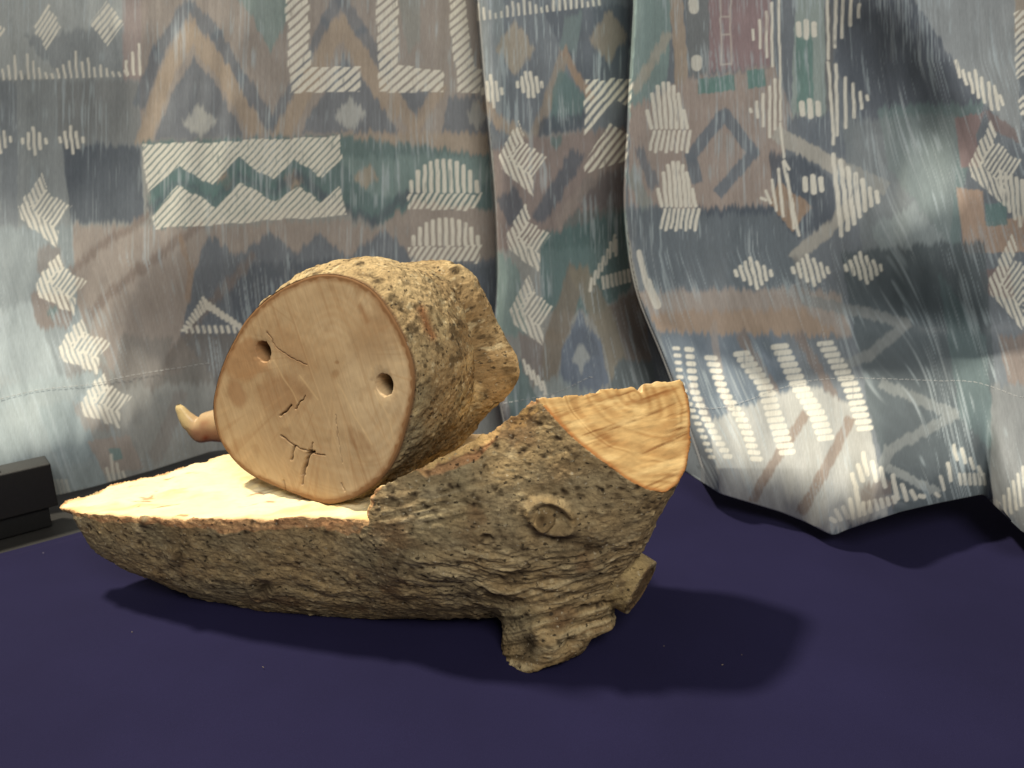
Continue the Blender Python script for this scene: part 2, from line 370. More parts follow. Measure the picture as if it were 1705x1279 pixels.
# flowing folds of bark that gather towards the foot and stub
for pts, w, amp in [([(700, 960), (800, 945), (880, 965), (960, 985), (1010, 975)], 7, .0022),
                    ([(690, 930), (780, 925), (880, 945), (960, 955), (1010, 930)], 8, .0020),
                    ([(740, 985), (830, 980), (900, 1000), (990, 1005)], 6, .0018),
                    ([(830, 1035), (900, 1020), (960, 1030), (1000, 1020)], 6, .0022),
                    ([(420, 990), (440, 965), (480, 958), (560, 985), (680, 990)], 6, .0016),
                    ([(420, 1000), (470, 985), (560, 1005), (700, 1008)], 5, .0012),
                    ([(640, 830), (720, 815), (790, 795)], 5, .0012), ([(640, 850), (720, 838), (800, 815)], 5, .0012),
                    ([(650, 870), (740, 855), (810, 845)], 4, .0010), ([(200, 905), (300, 925), (390, 940)], 5, .0008)]:
    d = line_d(pts, px+4*vnoise(px/25, py/25, seed=4), py+4*vnoise(px/25+9, py/25, seed=5))
    disp += fb*.30*amp*(np.exp(-(d/w)**2)-.9*np.exp(-((d-2.2*w)/w)**2))
acr = py-58*np.exp(-((px-860)/170)**2)+10*vnoise(px/70, py/70, seed=311)
flow_m = fb*sstep(880, 950, py+0*px)*sstep(600, 760, px)+.6*fb*np.exp(-blob(715, 840, 90, 45)**2)*0
flow = fbm(px/85, acr/7.5, seed=312, octaves=3); disp += .0010*np.clip(flow_m, 0, 1)*flow+.0006*np.clip(flow_m, 0, 1)*fbm(px/30, acr/3.5, seed=317, octaves=2)
acr2 = py+.35*(px-640)*0+14*np.sin(px/60); fl2 = fbm(px/40, (py+.25*px)/7, seed=313, octaves=3); m2_ = fb*np.exp(-blob(715, 845, 95, 42, -12)**2)
disp += .0012*m2_*fl2
# eye-shaped knot with a round plug
k = blob(918, 861, 37, 25, 22); disp += fb*(.0038*np.exp(-((k-1)/.26)**2) - .0018*np.exp(-(k/.6)**2))
k2 = blob(907, 864, 19, 19); disp += fb*(.0034*(1-sstep(.72, 1.05, k2)) - .0016*np.exp(-(blob(900, 862, 6, 6))**2))
disp += -fb*.0030*np.exp(-blob(955, 905, 60, 14, 20)**2)
k = blob(810, 893, 12, 9); disp += fb*(.0012*np.exp(-((k-1)/.35)**2)-.0014*np.exp(-k**2))
k = blob(436, 980, 22, 20); disp += fb*(.0014*np.exp(-((k-1)/.3)**2)-.0016*np.exp(-k**2))
for cx, cy, r, a_ in [(243, 868, 9, .0022), (290, 930, 14, .0025), (298, 925, 6, -.003), (545, 880, 8, .002), (872, 1080, 20, -.005), (912, 1070, 18, .004), (893, 1052, 10, .003), (950, 1070, 9, -.003), (930, 1050, 14, .003), (985, 1045, 12, -.002)]:
    disp += fb*a_*np.exp(-blob(cx, cy, r, r)**2)
# lenticels: small warts, and pits
wq = .22*vnoise(x*600, y*600, z*600, 43); cd, cv = cells(x*175+wq, y*175, z*215-wq, 41, .62)
warts = np.where(bark, np.exp(-(cd/.30)**2), 0)*(cv < .32); disp += .0008*warts
pits = np.where(bark, np.exp(-(cd/.26)**2), 0)*(cv >= .32); disp -= .0010*pits
# split face: fibrous; end face: saw ridges
spl = cls == 1
disp += np.where(spl, .0009*fbm(x*60, y*420, z*100, 51, 3)+.0012*fbm(x*120, y*120, z*120, 53, 3), 0)
ue, ve = (V-EA)@u_end, (V-EA)@v_end
disp += np.where(cls == 2, .00010*vnoise(ue*60, ve*700, seed=61)+.0005*fbm(ue*60, ve*110, seed=62), 0)
disp = np.where(stub, disp*.35-.0008*stub_end*(sr < .0125), disp)
V2 = V+NRM*disp[:, None]; V2[:, 2] = np.maximum(V2[:, 2], .0012)

# colours
olive, dk, cream, cambium = lin((162, 139, 100)), lin((78, 60, 40)), lin((192, 174, 136)), lin((190, 146, 104))
greyc = lin((154, 137, 104)); brown = lin((124, 98, 66))
m1 = sstep(-.25, .35, fbm(x*38, y*38, z*45, 71, 4)); c = mix(olive, greyc, m1)
c = mix(c, brown, .45*sstep(.0, .45, fbm(x*52+3, y*52, z*60, 73, 4)))
c = mix(c, cream, .55*sstep(.22, .6, fbm(x*130, y*160, z*260, 75, 4)))
c = mix(c, cream, .6*sstep(.30, .6, fbm(x*300, y*300, z*420, 76, 3)))
c = mix(c, dk, .36*sstep(.14, .5, fbm(x*150, y*170, z*230, 77, 4)))
c = mix(c, dk, .42*sstep(.28, .55, fbm(x*330, y*330, z*330, 78, 3)))
c = mix(c, dk, np.clip(.85*pits+.55*warts*(cv > .12), 0, .85))
c = mix(c, cream, np.clip(.5*warts*(cv < .12), 0, .8))
c = mix(c, dk, .45*np.clip(-wr*2.2-.35, 0, 1)*sstep(.0, .5, fbm(x*40, y*40, z*40, 79, 2)+.3))
edge = -csd + .0035*vnoise(x*70, y*70, z*50, 81) + .0012*vnoise(x*300, y*300, z*300, 82)
wid = .0072*sstep(-.27, -.235, x)*(.55+.45*sstep(-.1, .4, vnoise(x*45, 0*x, seed=83)))
chip = (px > 690) & (px < 838) & front
edge_w = np.where(x > -.0735, np.where(chip, .0095*np.sin(np.clip((px-690)/148, 0, 1)*math.pi)**.6, .0004), wid)
cam_m = sstep(.0, .0012, edge_w-edge)
c = mix(c, mix(cambium, lin((222, 176, 112)), sstep(.0, .6, vnoise(x*200, y*200, z*400, 85))), cam_m*.95)
stripY = np.interp(px, [630, 690, 740, 800, 838], [812, 782, 757, 735, 708]); sd_ = py-stripY+3*vnoise(px/9, py/9, seed=301)
inx = sstep(688, 720, px)*sstep(842, 826, px)*fb; wd_ = 34*np.sin(np.clip((px-680)/165, 0, 1)*math.pi)**.7
c = mix(c, mix(lin((190, 140, 96)), lin((236, 196, 132)), sstep(16, 8, sd_+4*vnoise(px/5, py/5, seed=302))), inx*sstep(wd_, wd_-4, sd_)*.95)
c = mix(c, lin((110, 74, 44)), .7*inx*np.exp(-((sd_-15-3*vnoise(px/12, 0*px, seed=303))/1.6)**2))
pk = fb*(1-sstep(.8, 1.15, blob(872, 690, 30, 17, -38)*(1+.3*vnoise(px/7, py/7, seed=304))))
c = mix(c, lin((222, 180, 116)), .85*pk*sstep(-.25, .1, vnoise((px+py)/8, (px-py)/26, seed=305)+.1)); c = mix(c, lin((58, 40, 24)), .85*pk*np.exp(-(line_d([(848, 704), (862, 694), (880, 692), (888, 700)])/4)**2))
c = mix(c, lin((58, 44, 28)), .65*np.clip(flow_m, 0, 1)*sstep(-.12, -.45, flow)); c = mix(c, lin((196, 178, 138)), .55*np.clip(flow_m, 0, 1)*sstep(.15, .5, flow))
c = mix(c, lin((70, 56, 38)), .6*m2_*sstep(-.12, -.45, fl2)); c = mix(c, lin((200, 184, 150)), .55*m2_*sstep(.15, .5, fl2))
c = mix(c, lin((104, 74, 48)), .55*bark*sstep(.22, .5, fbm(x*48+11, y*48, z*60, 315, 3)))
c = mix(c, lin((128, 120, 92)), .3*bark*sstep(.1, .45, fbm(x*30+21, y*30, z*34, 316, 3)))
c = mix(c, lin((46, 34, 22)), bark*np.clip(.95*pits+.6*warts*(cv > .18), 0, .9))
c = mix(c, mix(lin((184, 138, 96)), lin((206, 164, 118)), sstep(-.2, .5, vnoise(x*110, y*200, z*500, 87))), cam_m*(1-inx)*.85)
# plug and rims
def tintf(cc, col, m): return mix(cc, lin(col), np.clip(m*fb, 0, 1))
c = tintf(c, (150, 125, 85), .7*np.exp(-((blob(918, 861, 37, 25, 22)-1)/.22)**2)*sstep(-.3, .5, fbm(x*200, y*200, z*200, 86, 2)+.2))
c = tintf(c, (128, 106, 72), .8*(1-sstep(.8, 1.1, k2))); c = tintf(c, (60, 40, 20), .8*np.exp(-blob(903, 863, 6, 8)**2))
c = tintf(c, (62, 46, 30), .75*np.exp(-blob(955, 905, 60, 12, 20)**2))
for cx, cy, rx_, ry_ in [(243, 868, 7, 10), (298, 930, 10, 9), (545, 882, 7, 8), (810, 893, 9, 6), (663, 938, 8, 7), (876, 1082, 22, 16), (436, 985, 14, 10), (420, 870, 5, 14), (462, 868, 4, 12)]:
    c = tintf(c, (48, 34, 22), .8*np.exp(-blob(cx, cy, rx_, ry_)**2))
for cx, cy, r in [(232, 880, 6), (283, 925, 6), (246, 862, 5), (700, 870, 9), (630, 900, 10), (590, 880, 7)]:
    c = tintf(c, (186, 168, 132), .7*np.exp(-blob(cx, cy, r, r*.7)**2))
# stub cut
c = mix(c, lin((168, 146, 102)), .75*stub.astype(float)*(1-stub_end)*sstep(-.3, .3, fbm(x*150, y*150, z*150, 88, 3)+.2))
c = mix(c, lin((104, 80, 52)), .85*stub_end.astype(float)*(sr < .0135))
fcut = np.abs((V-FCUT)@FN); fcm = (fcut < .0012)*(z < .03)*bark*(x > -.01)
c = mix(c, mix(lin((96, 74, 48)), lin((150, 126, 86)), sstep(-.2, .4, fbm(x*220, y*220, z*220, 321, 4))), .75*fcm.astype(float))
# split wood colour
ys = fbm(x*14, y*90, seed=91, octaves=4)
w = mix(lin((250, 232, 182)), lin((238, 212, 152)), sstep(.0, .5, ys)); w = mix(w, lin((240, 226, 190)), sstep(.1, .5, fbm(x*40, y*60, seed=92)))
w = mix(w, lin((176, 124, 74)), .8*sstep(.42, .62, fbm(x*60, y*240, seed=94)))
w = mix(w, lin((200, 150, 96)), .6*sstep(.003, .0, -bsd)*(x < -.07))
w = mix(w, lin((206, 152, 88)), .5*(x > -.06))
# end grain: half rings round the lower part plus saw streaks
rc = (.064, .004); a1 = np.hypot(ue-rc[0], (ve+.0)*1.15)
sgn = np.sign((EC-EA)@v_end); vv = ve*sgn
rr = np.hypot(ue-.062, (vv-.006)*1.1)+.0035*vnoise(ue*40, vv*40, seed=95)+.002*vnoise(ue*110, vv*110, seed=100)
ring = .5+.5*np.sin(rr*900+3*vnoise(rr*200, 0*rr, seed=101)); e = mix(lin((204, 168, 112)), lin((170, 128, 78)), .75*ring*sstep(-.4, .5, fbm(ue*50, vv*50, seed=98)+.25))
streak = fbm(ue*22+vv*14, vv*420+ue*60, seed=96, octaves=4)
e = mix(e, lin((120, 74, 32)), .75*sstep(.18, .6, streak)); e = mix(e, lin((236, 204, 144)), .6*sstep(.08, .5, fbm(ue*45+5, vv*190, seed=97)))
e = mix(e, lin((140, 90, 44)), .6*sstep(.1, .5, fbm(ue*26, vv*150+ue*26, seed=99)))
e = mix(e, lin((170, 110, 58)), .85*sstep(.0032, .0005, -bsd)*(vv > .004)); 
c = np.where((cls == 1)[:, None], w, c); c = np.where((cls == 2)[:, None], e, c)

boat = thing('split_log', 'long split branch log with pale raw top and stubby foot on the purple cloth', 'log', (-.05, .42, 0))
fc = cls[F]; fcls = np.where((fc == 2).sum(1) >= 2, 2, np.where((fc == 1).sum(1) >= 2, 1, 0))
fs = stub[F].all(1) & (fcls == 0); fcen = V[F].mean(1); fpx, fpy = px[F].mean(1), py[F].mean(1)
ft = (fcls == 0) & (fcen[:, 2] < .030) & (fcen[:, 0] > -.004) & (fcen[:, 0] < .056) & ~fs & (fcen[:, 1] < .41)
fk = (fcls == 0) & (blob(925, 858, 62, 40, 22, fpx, fpy) < 1) & front[F].all(1)
gr = V.copy(); gr_end = np.stack([ue, ve, 0*ue], 1)
def add_part(name, mask, mat, g, lab=None):
    u, f = submesh(V2, F, mask); o = mesh_np(name, V2[u], f, mat, boat, c[u], g[u])
    if lab: o['label'] = lab
    return o
add_part('bark', (fcls == 0) & ~fs & ~ft & ~fk, M_BARK, gr)
add_part('split_face', fcls == 1, M_WOOD, gr, 'pale freshly split wood along the top')
add_part('sawn_end', fcls == 2, M_END, gr_end, 'orange sawn half-round end at the right')
add_part('branch_stub', fs, M_BARK, gr, 'short sawn side branch stub')
add_part('foot', ft, M_BARK, gr, 'thick knobbly foot the log stands on')
add_part('knot', fk, M_BARK, gr, 'eye-shaped raised knot with round plug')

# ------------------------------------------------------------------ round log with a face
YAW, TILT = math.radians(31), math.radians(4)
nf = np.array([-math.sin(YAW)*math.cos(TILT), -math.cos(YAW)*math.cos(TILT), math.sin(TILT)])
c0 = at_y(545, 838, .391)
uf = np.array([math.cos(YAW), -math.sin(YAW), 0.0]); vf = np.cross(uf, -nf); vf = vf/np.linalg.norm(vf)
if vf[2] < 0: vf = -vf
OUT = [(691, 640), (688, 605), (667, 549), (645, 512), (622, 484), (595, 467), (565, 458), (530, 457), (502, 465), (468, 481), (435, 506), (411, 532), (391, 565), (373, 602), (361, 640), (355, 675), (359, 710), (368, 735), (382, 757), (400, 777), (422, 793),
       (450, 806), (481, 819), (515, 832), (544, 839), (578, 833), (607, 820), (632, 800), (652, 776), (668, 742), (678, 708), (687, 672)]
op = np.array([at_plane(a, b, c0, nf) for a, b in OUT]); cc = at_plane(522, 645, c0, nf)
ou, ov = (op-cc)@uf, (op-cc)@vf; th = np.arctan2(ov, ou); rr_ = np.hypot(ou, ov); s = np.argsort(th); th, rr_ = th[s], rr_[s]
def Rf(t): return catmull(th, rr_, (t+math.pi) % (2*math.pi)-math.pi, True, 2*math.pi)
LEN = .080
def face_px(a, b):
    P = at_plane(a, b, c0, nf)-cc; return float(P@uf), float(P@vf)
NT, NL = 860, 300
tt = np.linspace(0, 2*math.pi, NT, endpoint=False); ll = np.linspace(0, 1, NL)
TT, LL = np.meshgrid(tt, ll)
R0 = Rf(TT); T = LL*LEN
def angd(a, b): return (a-b+math.pi) % (2*math.pi)-math.pi
sc = 1+.035*np.sin(np.clip(LL/.6, 0, 1)*math.pi)
Rr = R0*sc
ux, uy, uz = Rr*np.cos(TT), Rr*np.sin(TT), T
def bump(ang, l, wa, wl, amp): return sstep(-.02, .22, LL)*amp*np.exp(-(angd(TT, math.radians(ang))/math.radians(wa))**2-((LL-l)/wl)**2)
Rr = Rr + bump(50, .93, 20, .14, .006) + bump(2, .99, 17, .14, .015) + bump(18, .80, 16, .10, -.008) + bump(112, .35, 42, .35, .005)+bump(60, .35, 40, .35, .003)
Rr = Rr - .006*np.exp(-((LL-.78)/.05)**2)*np.exp(-(angd(TT, math.radians(25))/.6)**2)
bn = fbm(ux*30, uy*30, uz*30, 111, 3); bm = fbm(ux*110, uy*110, uz*110, 113, 4); bf = fbm(ux*380, uy*380, uz*380, 115, 3)
bc, bv = cells(ux*150, uy*150, uz*150, 117, .45)
edge0 = sstep(0, .03, LL)
Rr = Rr+(.0018*bn+.0016*bm+.0009*bf)*edge0+.0009*np.exp(-(bc/.3)**2)*edge0
tip = sstep(.955, 1.0, LL); Rr = Rr*(1-.05*tip**2)
PB = cc+Rr[..., None]*np.cos(TT)[..., None]*uf+Rr[..., None]*np.sin(TT)[..., None]*vf - nf*T[..., None]
PB = PB.reshape(-1, 3)
ux, uy, uz = ux.ravel(), uy.ravel(), uz.ravel(); bcr, bvr = bc.ravel(), bv.ravel()
base = mix(lin((184, 160, 118)), lin((152, 126, 88)), sstep(-.3, .4, fbm(ux*35, uy*35, uz*35, 121, 4)))
base = mix(base, lin((198, 174, 128)), .85*sstep(.02, .42, fbm(ux*65, uy*65, uz*80, 123, 4)))
base = mix(base, lin((122, 116, 92)), .6*sstep(.1, .5, fbm(ux*28+7, uy*28, uz*28, 125, 3)))
base = mix(base, lin((56, 42, 27)), .6*sstep(.12, .45, fbm(ux*150, uy*150, uz*150, 127, 4)))
base = mix(base, lin((52, 40, 26)), .7*sstep(.22, .5, fbm(ux*340, uy*340, uz*340, 129, 3)))
base = mix(base, lin((206, 188, 148)), .7*sstep(.25, .5, fbm(ux*260+9, uy*260, uz*260, 130, 3)))
base = mix(base, lin((48, 36, 22)), .7*np.exp(-(bcr/.27)**2)*(bvr > .2))
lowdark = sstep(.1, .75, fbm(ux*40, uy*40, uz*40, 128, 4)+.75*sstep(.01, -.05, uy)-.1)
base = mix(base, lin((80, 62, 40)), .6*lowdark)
bpx, bpyy = to_px(PB)
base = mix(base, lin((154, 96, 56)), .7*np.exp(-(line_d([(702, 515), (712, 545), (720, 560)], bpx, bpyy)/7)**2))
LR = LL.ravel()
base = mix(base, lin((112, 82, 56)), .8*sstep(.022, .004, LR))
rl = thing('round_log', 'short round log lying on its side with two drilled eye holes in its face', 'log', tuple(c0))
F_B = grid_faces(NL, NT, True)
# cap the back
nb = len(PB); PBc = np.vstack([PB, (cc-nf*LEN*1.0)[None]])
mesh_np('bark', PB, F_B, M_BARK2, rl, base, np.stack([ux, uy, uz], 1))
last = np.arange((NL-1)*NT, NL*NT); ring_pts = PB[last]; ctr = cc-nf*LEN
rings = [ctr+(ring_pts-ctr)*q+nf*(-.0008)*math.sin(q*9) for q in (1, .8, .6, .4, .2, .02)]
cap = np.concatenate(rings); capf = grid_faces(6, NT, True)
mesh_np('back_face', cap, capf, M_FACE, rl, np.tile(lin((178, 140, 92)), (len(cap), 1)), (cap-cc))
# front face: polar sheet, holes and cracks sunk into it
NR = 230
q = np.linspace(0, 1, NR)**.8; QQ, TF = np.meshgrid(q, tt, indexing='ij'); RF = Rf(TF)
fx, fy = (QQ*RF*np.cos(TF)).ravel(), (QQ*RF*np.sin(TF)).ravel(); dedge = ((1-QQ)*RF).ravel()
P0 = cc+fx[:, None]*uf+fy[:, None]*vf; gx, gy = to_px(P0)
jx = gx+1.2*vnoise(gx/5, gy/5, seed=131); jy = gy+1.2*vnoise(gx/5+30, gy/5, seed=132)
dep = np.zeros(len(P0))
for (a, b, r) in [(438, 585, .0058), (640, 641, .0056)]:
    ha, hb = face_px(a, b); d = np.hypot((fx-ha), (fy-hb))*(1+.07*vnoise(fx*500, fy*500, seed=133))
    dep -= .016*(1-sstep(r*.84, r*1.04, d))*(1+.15*vnoise(fx*600, fy*600, seed=134)); dep -= .0006*np.exp(-(d/(r*1.25))**4)
CR = [([(516, 751), (511, 765), (505, 790)], 1.8, .006), ([(521, 737), (519, 750)], .8, .003), ([(516, 756), (524, 752)], 1.6, .005), ([(505, 790), (504, 806)], 1.0, .003),
      ([(491, 744), (488, 752), (486, 765)], 1.2, .0035), ([(483, 752), (487, 762)], .0, .0), ([(467, 692), (474, 685)], 1.0, .004), ([(475, 686), (485, 675)], 1.1, .004),
      ([(493, 680), (501, 669), (509, 660)], .8, .003), ([(446, 554), (460, 577), (480, 592), (512, 608)], .6, .0005), ([(560, 690), (564, 730), (572, 770)], .5, .0006),
      ([(468, 725), (483, 736), (503, 748), (520, 754), (541, 758)], 1.0, .0009), ([(473, 800), (478, 822)], .8, .001), ([(570, 805), (574, 818)], .7, .001)]
crk = np.zeros(len(P0))
for pts, w_, dd in CR:
    if w_ == 0: continue
    d = line_d(pts, jx, jy); m = np.exp(-(d/w_)**2); dep -= dd*m; crk = np.maximum(crk, m*min(1, dd/.004))
dep += .00010*vnoise(fx*900+fy*250, fy*20, seed=135)+.0003*fbm(fx*60, fy*60, seed=136)
dep -= .0004*sstep(.0012, 0, dedge)
PFc = P0+nf*dep[:, None]+(.0003)*nf
# colour
pith = face_px(556, 590); rp = np.hypot(fx-pith[0], fy-pith[1])*(1+.05*vnoise(np.arctan2(fy-pith[1], fx-pith[0])*2, 0*fx, seed=140)); ap = np.arctan2(fy-pith[1], fx-pith[0])
fcx = mix(lin((207, 181, 142)), lin((190, 161, 122)), sstep(-.35, .45, fbm(fx*28, fy*28, seed=141)))
fcx = mix(fcx, lin((214, 182, 136)), .6*sstep(.0, .6, fbm(fx*16+4, fy*16, seed=142)+1.5*(dedge < 0)))
fcx = mix(fcx, lin((176, 132, 86)), .17*(.5+.5*np.sin(rp*1350+5*vnoise(rp*160, 0*rp, seed=145)))*sstep(-.2, .5, fbm(fx*40, fy*40, seed=146)+.2))
fcx = mix(fcx, lin((150, 112, 72)), .28*sstep(.15, .6, fbm(fx*90, fy*90, seed=155)))
ray_ = vnoise(ap*26, rp*40, seed=147); fcx = mix(fcx, lin((226, 192, 144)), .18*sstep(.25, .8, ray_)*sstep(.012, .04, rp))
fcx = mix(fcx, lin((158, 112, 68)), .22*sstep(.3, .85, vnoise(ap*34+9, rp*30, seed=148))*sstep(.02, .045, rp))
# diagonal saw scratches
ang = math.radians(-66); su = fx*math.cos(ang)+fy*math.sin(ang); sv = -fx*math.sin(ang)+fy*math.cos(ang)
fcx = mix(fcx, lin((160, 118, 76)), .30*sstep(.1, .7, fbm(su*16, sv*520, seed=149, octaves=3)))
fcx = mix(fcx, lin((228, 198, 152)), .22*sstep(.2, .8, fbm(su*12+9, sv*620, seed=150, octaves=3)))
def st(col, m): 
    global fcx
    fcx = mix(fcx, lin(col), np.clip(m, 0, 1))
wob = 1+.25*fbm(gx/18, gy/18, seed=151)
st((172, 130, 88), .7*(1-sstep(.75, 1.1, blob(412, 600, 40, 34, -35, gx, gy)*wob)))
st((158, 116, 78), .6*(1-sstep(.6, 1.1, blob(395, 655, 16, 30, -15, gx, gy)*wob)))
st((146, 104, 66), .50*(1-sstep(.5, 1.15, blob(470, 655, 44, 40, 40, gx, gy)*wob)))
st((140, 100, 64), .45*(1-sstep(.4, 1.2, blob(508, 652, 18, 14, 40, gx, gy)*wob)))
st((156, 116, 76), .35*(1-sstep(.4, 1.2, blob(490, 580, 70, 26, 50, gx, gy)*wob)))
st((150, 112, 74), .4*(1-sstep(.3, 1.2, blob(620, 560, 40, 60, 20, gx, gy)*wob)))
st((150, 108, 66), .55*(1-sstep(.4, 1.1, blob(562, 603, 5, 4, 0, gx, gy)))+.45*(1-sstep(.4, 1.1, blob(559, 622, 8, 10, 20, gx, gy)*wob)))
st((146, 104, 66), .5*(1-sstep(.5, 1.1, blob(600, 735, 34, 16, 50, gx, gy)*wob))*sstep(-.3, .6, fbm(su*20, sv*300, seed=152)+.2))
st((146, 98, 56), .5*np.exp(-(line_d([(600, 510), (612, 535)], gx, gy)/5)**2))
for pts in [[(455, 600), (480, 640), (498, 672)], [(500, 625), (520, 650), (532, 665)], [(565, 640), (585, 680), (620, 740)], [(625, 650), (650, 700), (655, 730)]]:
    st((230, 198, 148), .38*np.exp(-(line_d(pts, gx+2*vnoise(gx/30, gy/30, seed=153), gy)/1.4)**2))
for pts in [[(470, 725), (480, 734), (503, 748)], [(520, 756), (530, 757), (540, 757)], [(446, 552), (460, 577), (480, 592), (510, 607)]]:
    st((128, 90, 58), .6*np.exp(-(line_d(pts, jx, jy)/2.2)**2))
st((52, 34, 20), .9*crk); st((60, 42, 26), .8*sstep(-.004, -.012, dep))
st((126, 94, 62), .85*sstep(.0031, .0018, dedge+.0009*vnoise(gx/7, gy/7, seed=154)))
st((104, 82, 56), .6*sstep(.0012, .0, dedge))
st((150, 104, 62), .5*sstep(.0050, .0026, dedge))
FF = grid_faces(NR, NT, True)
mesh_np('sawn_face', PFc, FF[:, ::-1], M_FACE, rl, fcx, np.stack([sv, su, 0*su], 1))
FACE_DONE = True

# ------------------------------------------------------------------ table, cloth, box
def box_mesh(bm, x0, x1, y0, y1, z0, z1):
    vs = [bm.verts.new((a, b, d)) for d in (z0, z1) for b in (y0, y1) for a in (x0, x1)]
    for f in ((0, 2, 3, 1), (4, 5, 7, 6), (0, 1, 5, 4), (1, 3, 7, 5), (3, 2, 6, 7), (2, 0, 4, 6)): bm.faces.new([vs[i] for i in f])
def bm_obj(name, bm, mat, parent=None, bevel=0, seg=3):
    me = bpy.data.meshes.new(name); bmesh.ops.recalc_face_normals(bm, faces=bm.faces)
    if bevel: bmesh.ops.bevel(bm, geom=bm.edges[:], offset=bevel, segments=seg, affect='EDGES', profile=.6)
    bm.to_mesh(me); bm.free(); me.materials.append(mat)
    for p in me.polygons: p.use_smooth = bool(bevel)
    o = bpy.data.objects.new(name, me); COL.objects.link(o)
    if parent: o.parent = parent; o.matrix_parent_inverse = parent.matrix_basis.inverted()
    return o
M_TABLE = plain('black_table_laminate', (.030, .029, .027), .45, .5, noise_scale=60, bump=.05)
bm = bmesh.new(); box_mesh(bm, -.9, .9, -.25, .95, -.035, -.0015)
tb = bm_obj('tabletop', bm, M_TABLE, None, .003); tb['kind'] = 'structure'

M_PURPLE, nt, b = new_mat('purple_cotton')
Nn, Ln = nt.nodes, nt.links
tc = Nn.new('ShaderNodeTexCoord'); no = Nn.new('ShaderNodeTexNoise'); no.inputs['Scale'].default_value = 9; no.inputs['Detail'].default_value = 4; Ln.new(tc.outputs['Object'], no.inputs['Vector'])
cr = Nn.new('ShaderNodeValToRGB'); cr.color_ramp.elements[0].position = .3; cr.color_ramp.elements[0].color = (.0112, .0100, .0370, 1); cr.color_ramp.elements[1].position = .7; cr.color_ramp.elements[1].color = (.0148, .0132, .0480, 1)
Ln.new(no.outputs[0], cr.inputs[0])
wv = Nn.new('ShaderNodeTexNoise'); wv.inputs['Scale'].default_value = 2200; wv.inputs['Detail'].default_value = 2; Ln.new(tc.outputs['Object'], wv.inputs['Vector'])
mr = Nn.new('ShaderNodeMapRange'); mr.inputs['To Min'].default_value = .75; mr.inputs['To Max'].default_value = 1.25; Ln.new(wv.outputs[0], mr.inputs[0])
sc_ = Nn.new('ShaderNodeVectorMath'); sc_.operation = 'SCALE'; Ln.new(cr.outputs[0], sc_.inputs[0]); Ln.new(mr.outputs[0], sc_.inputs['Scale'])
# lint
vo = Nn.new('ShaderNodeTexVoronoi'); vo.inputs['Scale'].default_value = 75; Ln.new(tc.outputs['Object'], vo.inputs['Vector'])
sep = Nn.new('ShaderNodeSeparateColor'); Ln.new(vo.outputs['Color'], sep.inputs[0])
lt = Nn.new('ShaderNodeMath'); lt.operation = 'LESS_THAN'; lt.inputs[1].default_value = .035; Ln.new(vo.outputs['Distance'], lt.inputs[0])
gt = Nn.new('ShaderNodeMath'); gt.operation = 'GREATER_THAN'; gt.inputs[1].default_value = .965; Ln.new(sep.outputs[0], gt.inputs[0])
ml = Nn.new('ShaderNodeMath'); ml.operation = 'MULTIPLY'; Ln.new(lt.outputs[0], ml.inputs[0]); Ln.new(gt.outputs[0], ml.inputs[1])
mxx = Nn.new('ShaderNodeMix'); mxx.data_type = 'RGBA'; Ln.new(ml.outputs[0], mxx.inputs['Factor']); Ln.new(sc_.outputs[0], mxx.inputs['A']); mxx.inputs['B'].default_value = (.16, .15, .18, 1)
Ln.new(mxx.outputs['Result'], b.inputs['Base Color'])
bpn = Nn.new('ShaderNodeBump'); bpn.inputs['Strength'].default_value = .35; bpn.inputs['Distance'].default_value = .0003; Ln.new(wv.outputs[0], bpn.inputs['Height']); Ln.new(bpn.outputs[0], b.inputs['Normal'])
b.inputs['Roughness'].default_value = .9; b.inputs['Specular IOR Level'].default_value = .15; b.inputs['Sheen Weight'].default_value = .05; b.inputs['Sheen Roughness'].default_value = .4; b.inputs['Sheen Tint'].default_value = (.6, .5, 1, 1)
ea, eb_ = at_z(0, 924), at_z(140, 886); dirc = (eb_-ea)/np.linalg.norm(eb_-ea)
gu = np.linspace(-.75, .8, 320); gv = np.linspace(0, 1, 220)
GU, GV = np.meshgrid(gu, gv)
back = ea[1]+(GU-ea[0])*dirc[1]/dirc[0]; back = np.minimum(back, .640)+.002*vnoise(GU*14, 0*GU, seed=160)
GY = -.2+(back+.2)*GV
GZ = .0012+.0014*(1+fbm(GU*7, GY*9, seed=161, octaves=3))+.0030*fbm(GU*3.2, GY*6+GU*3, seed=163, octaves=2)*sstep(.10, .25, np.abs(GU-.0))*0+.0018*np.exp(-((GY-(.25+.25*GU)+.03*vnoise(GU*6, GY*0, seed=162))/.012)**2)*sstep(-.2, .3, GU)
GZ = np.where(GV > .985, GZ*.6-.0006, GZ)
mesh_np('tablecloth', np.stack([GU, GY, GZ], -1).reshape(-1, 3), grid_faces(220, 320), M_PURPLE)
tcl = bpy.data.objects['tablecloth']; tcl['label'] = 'plain dark purple cloth spread under the two logs'; tcl['category'] = 'tablecloth'

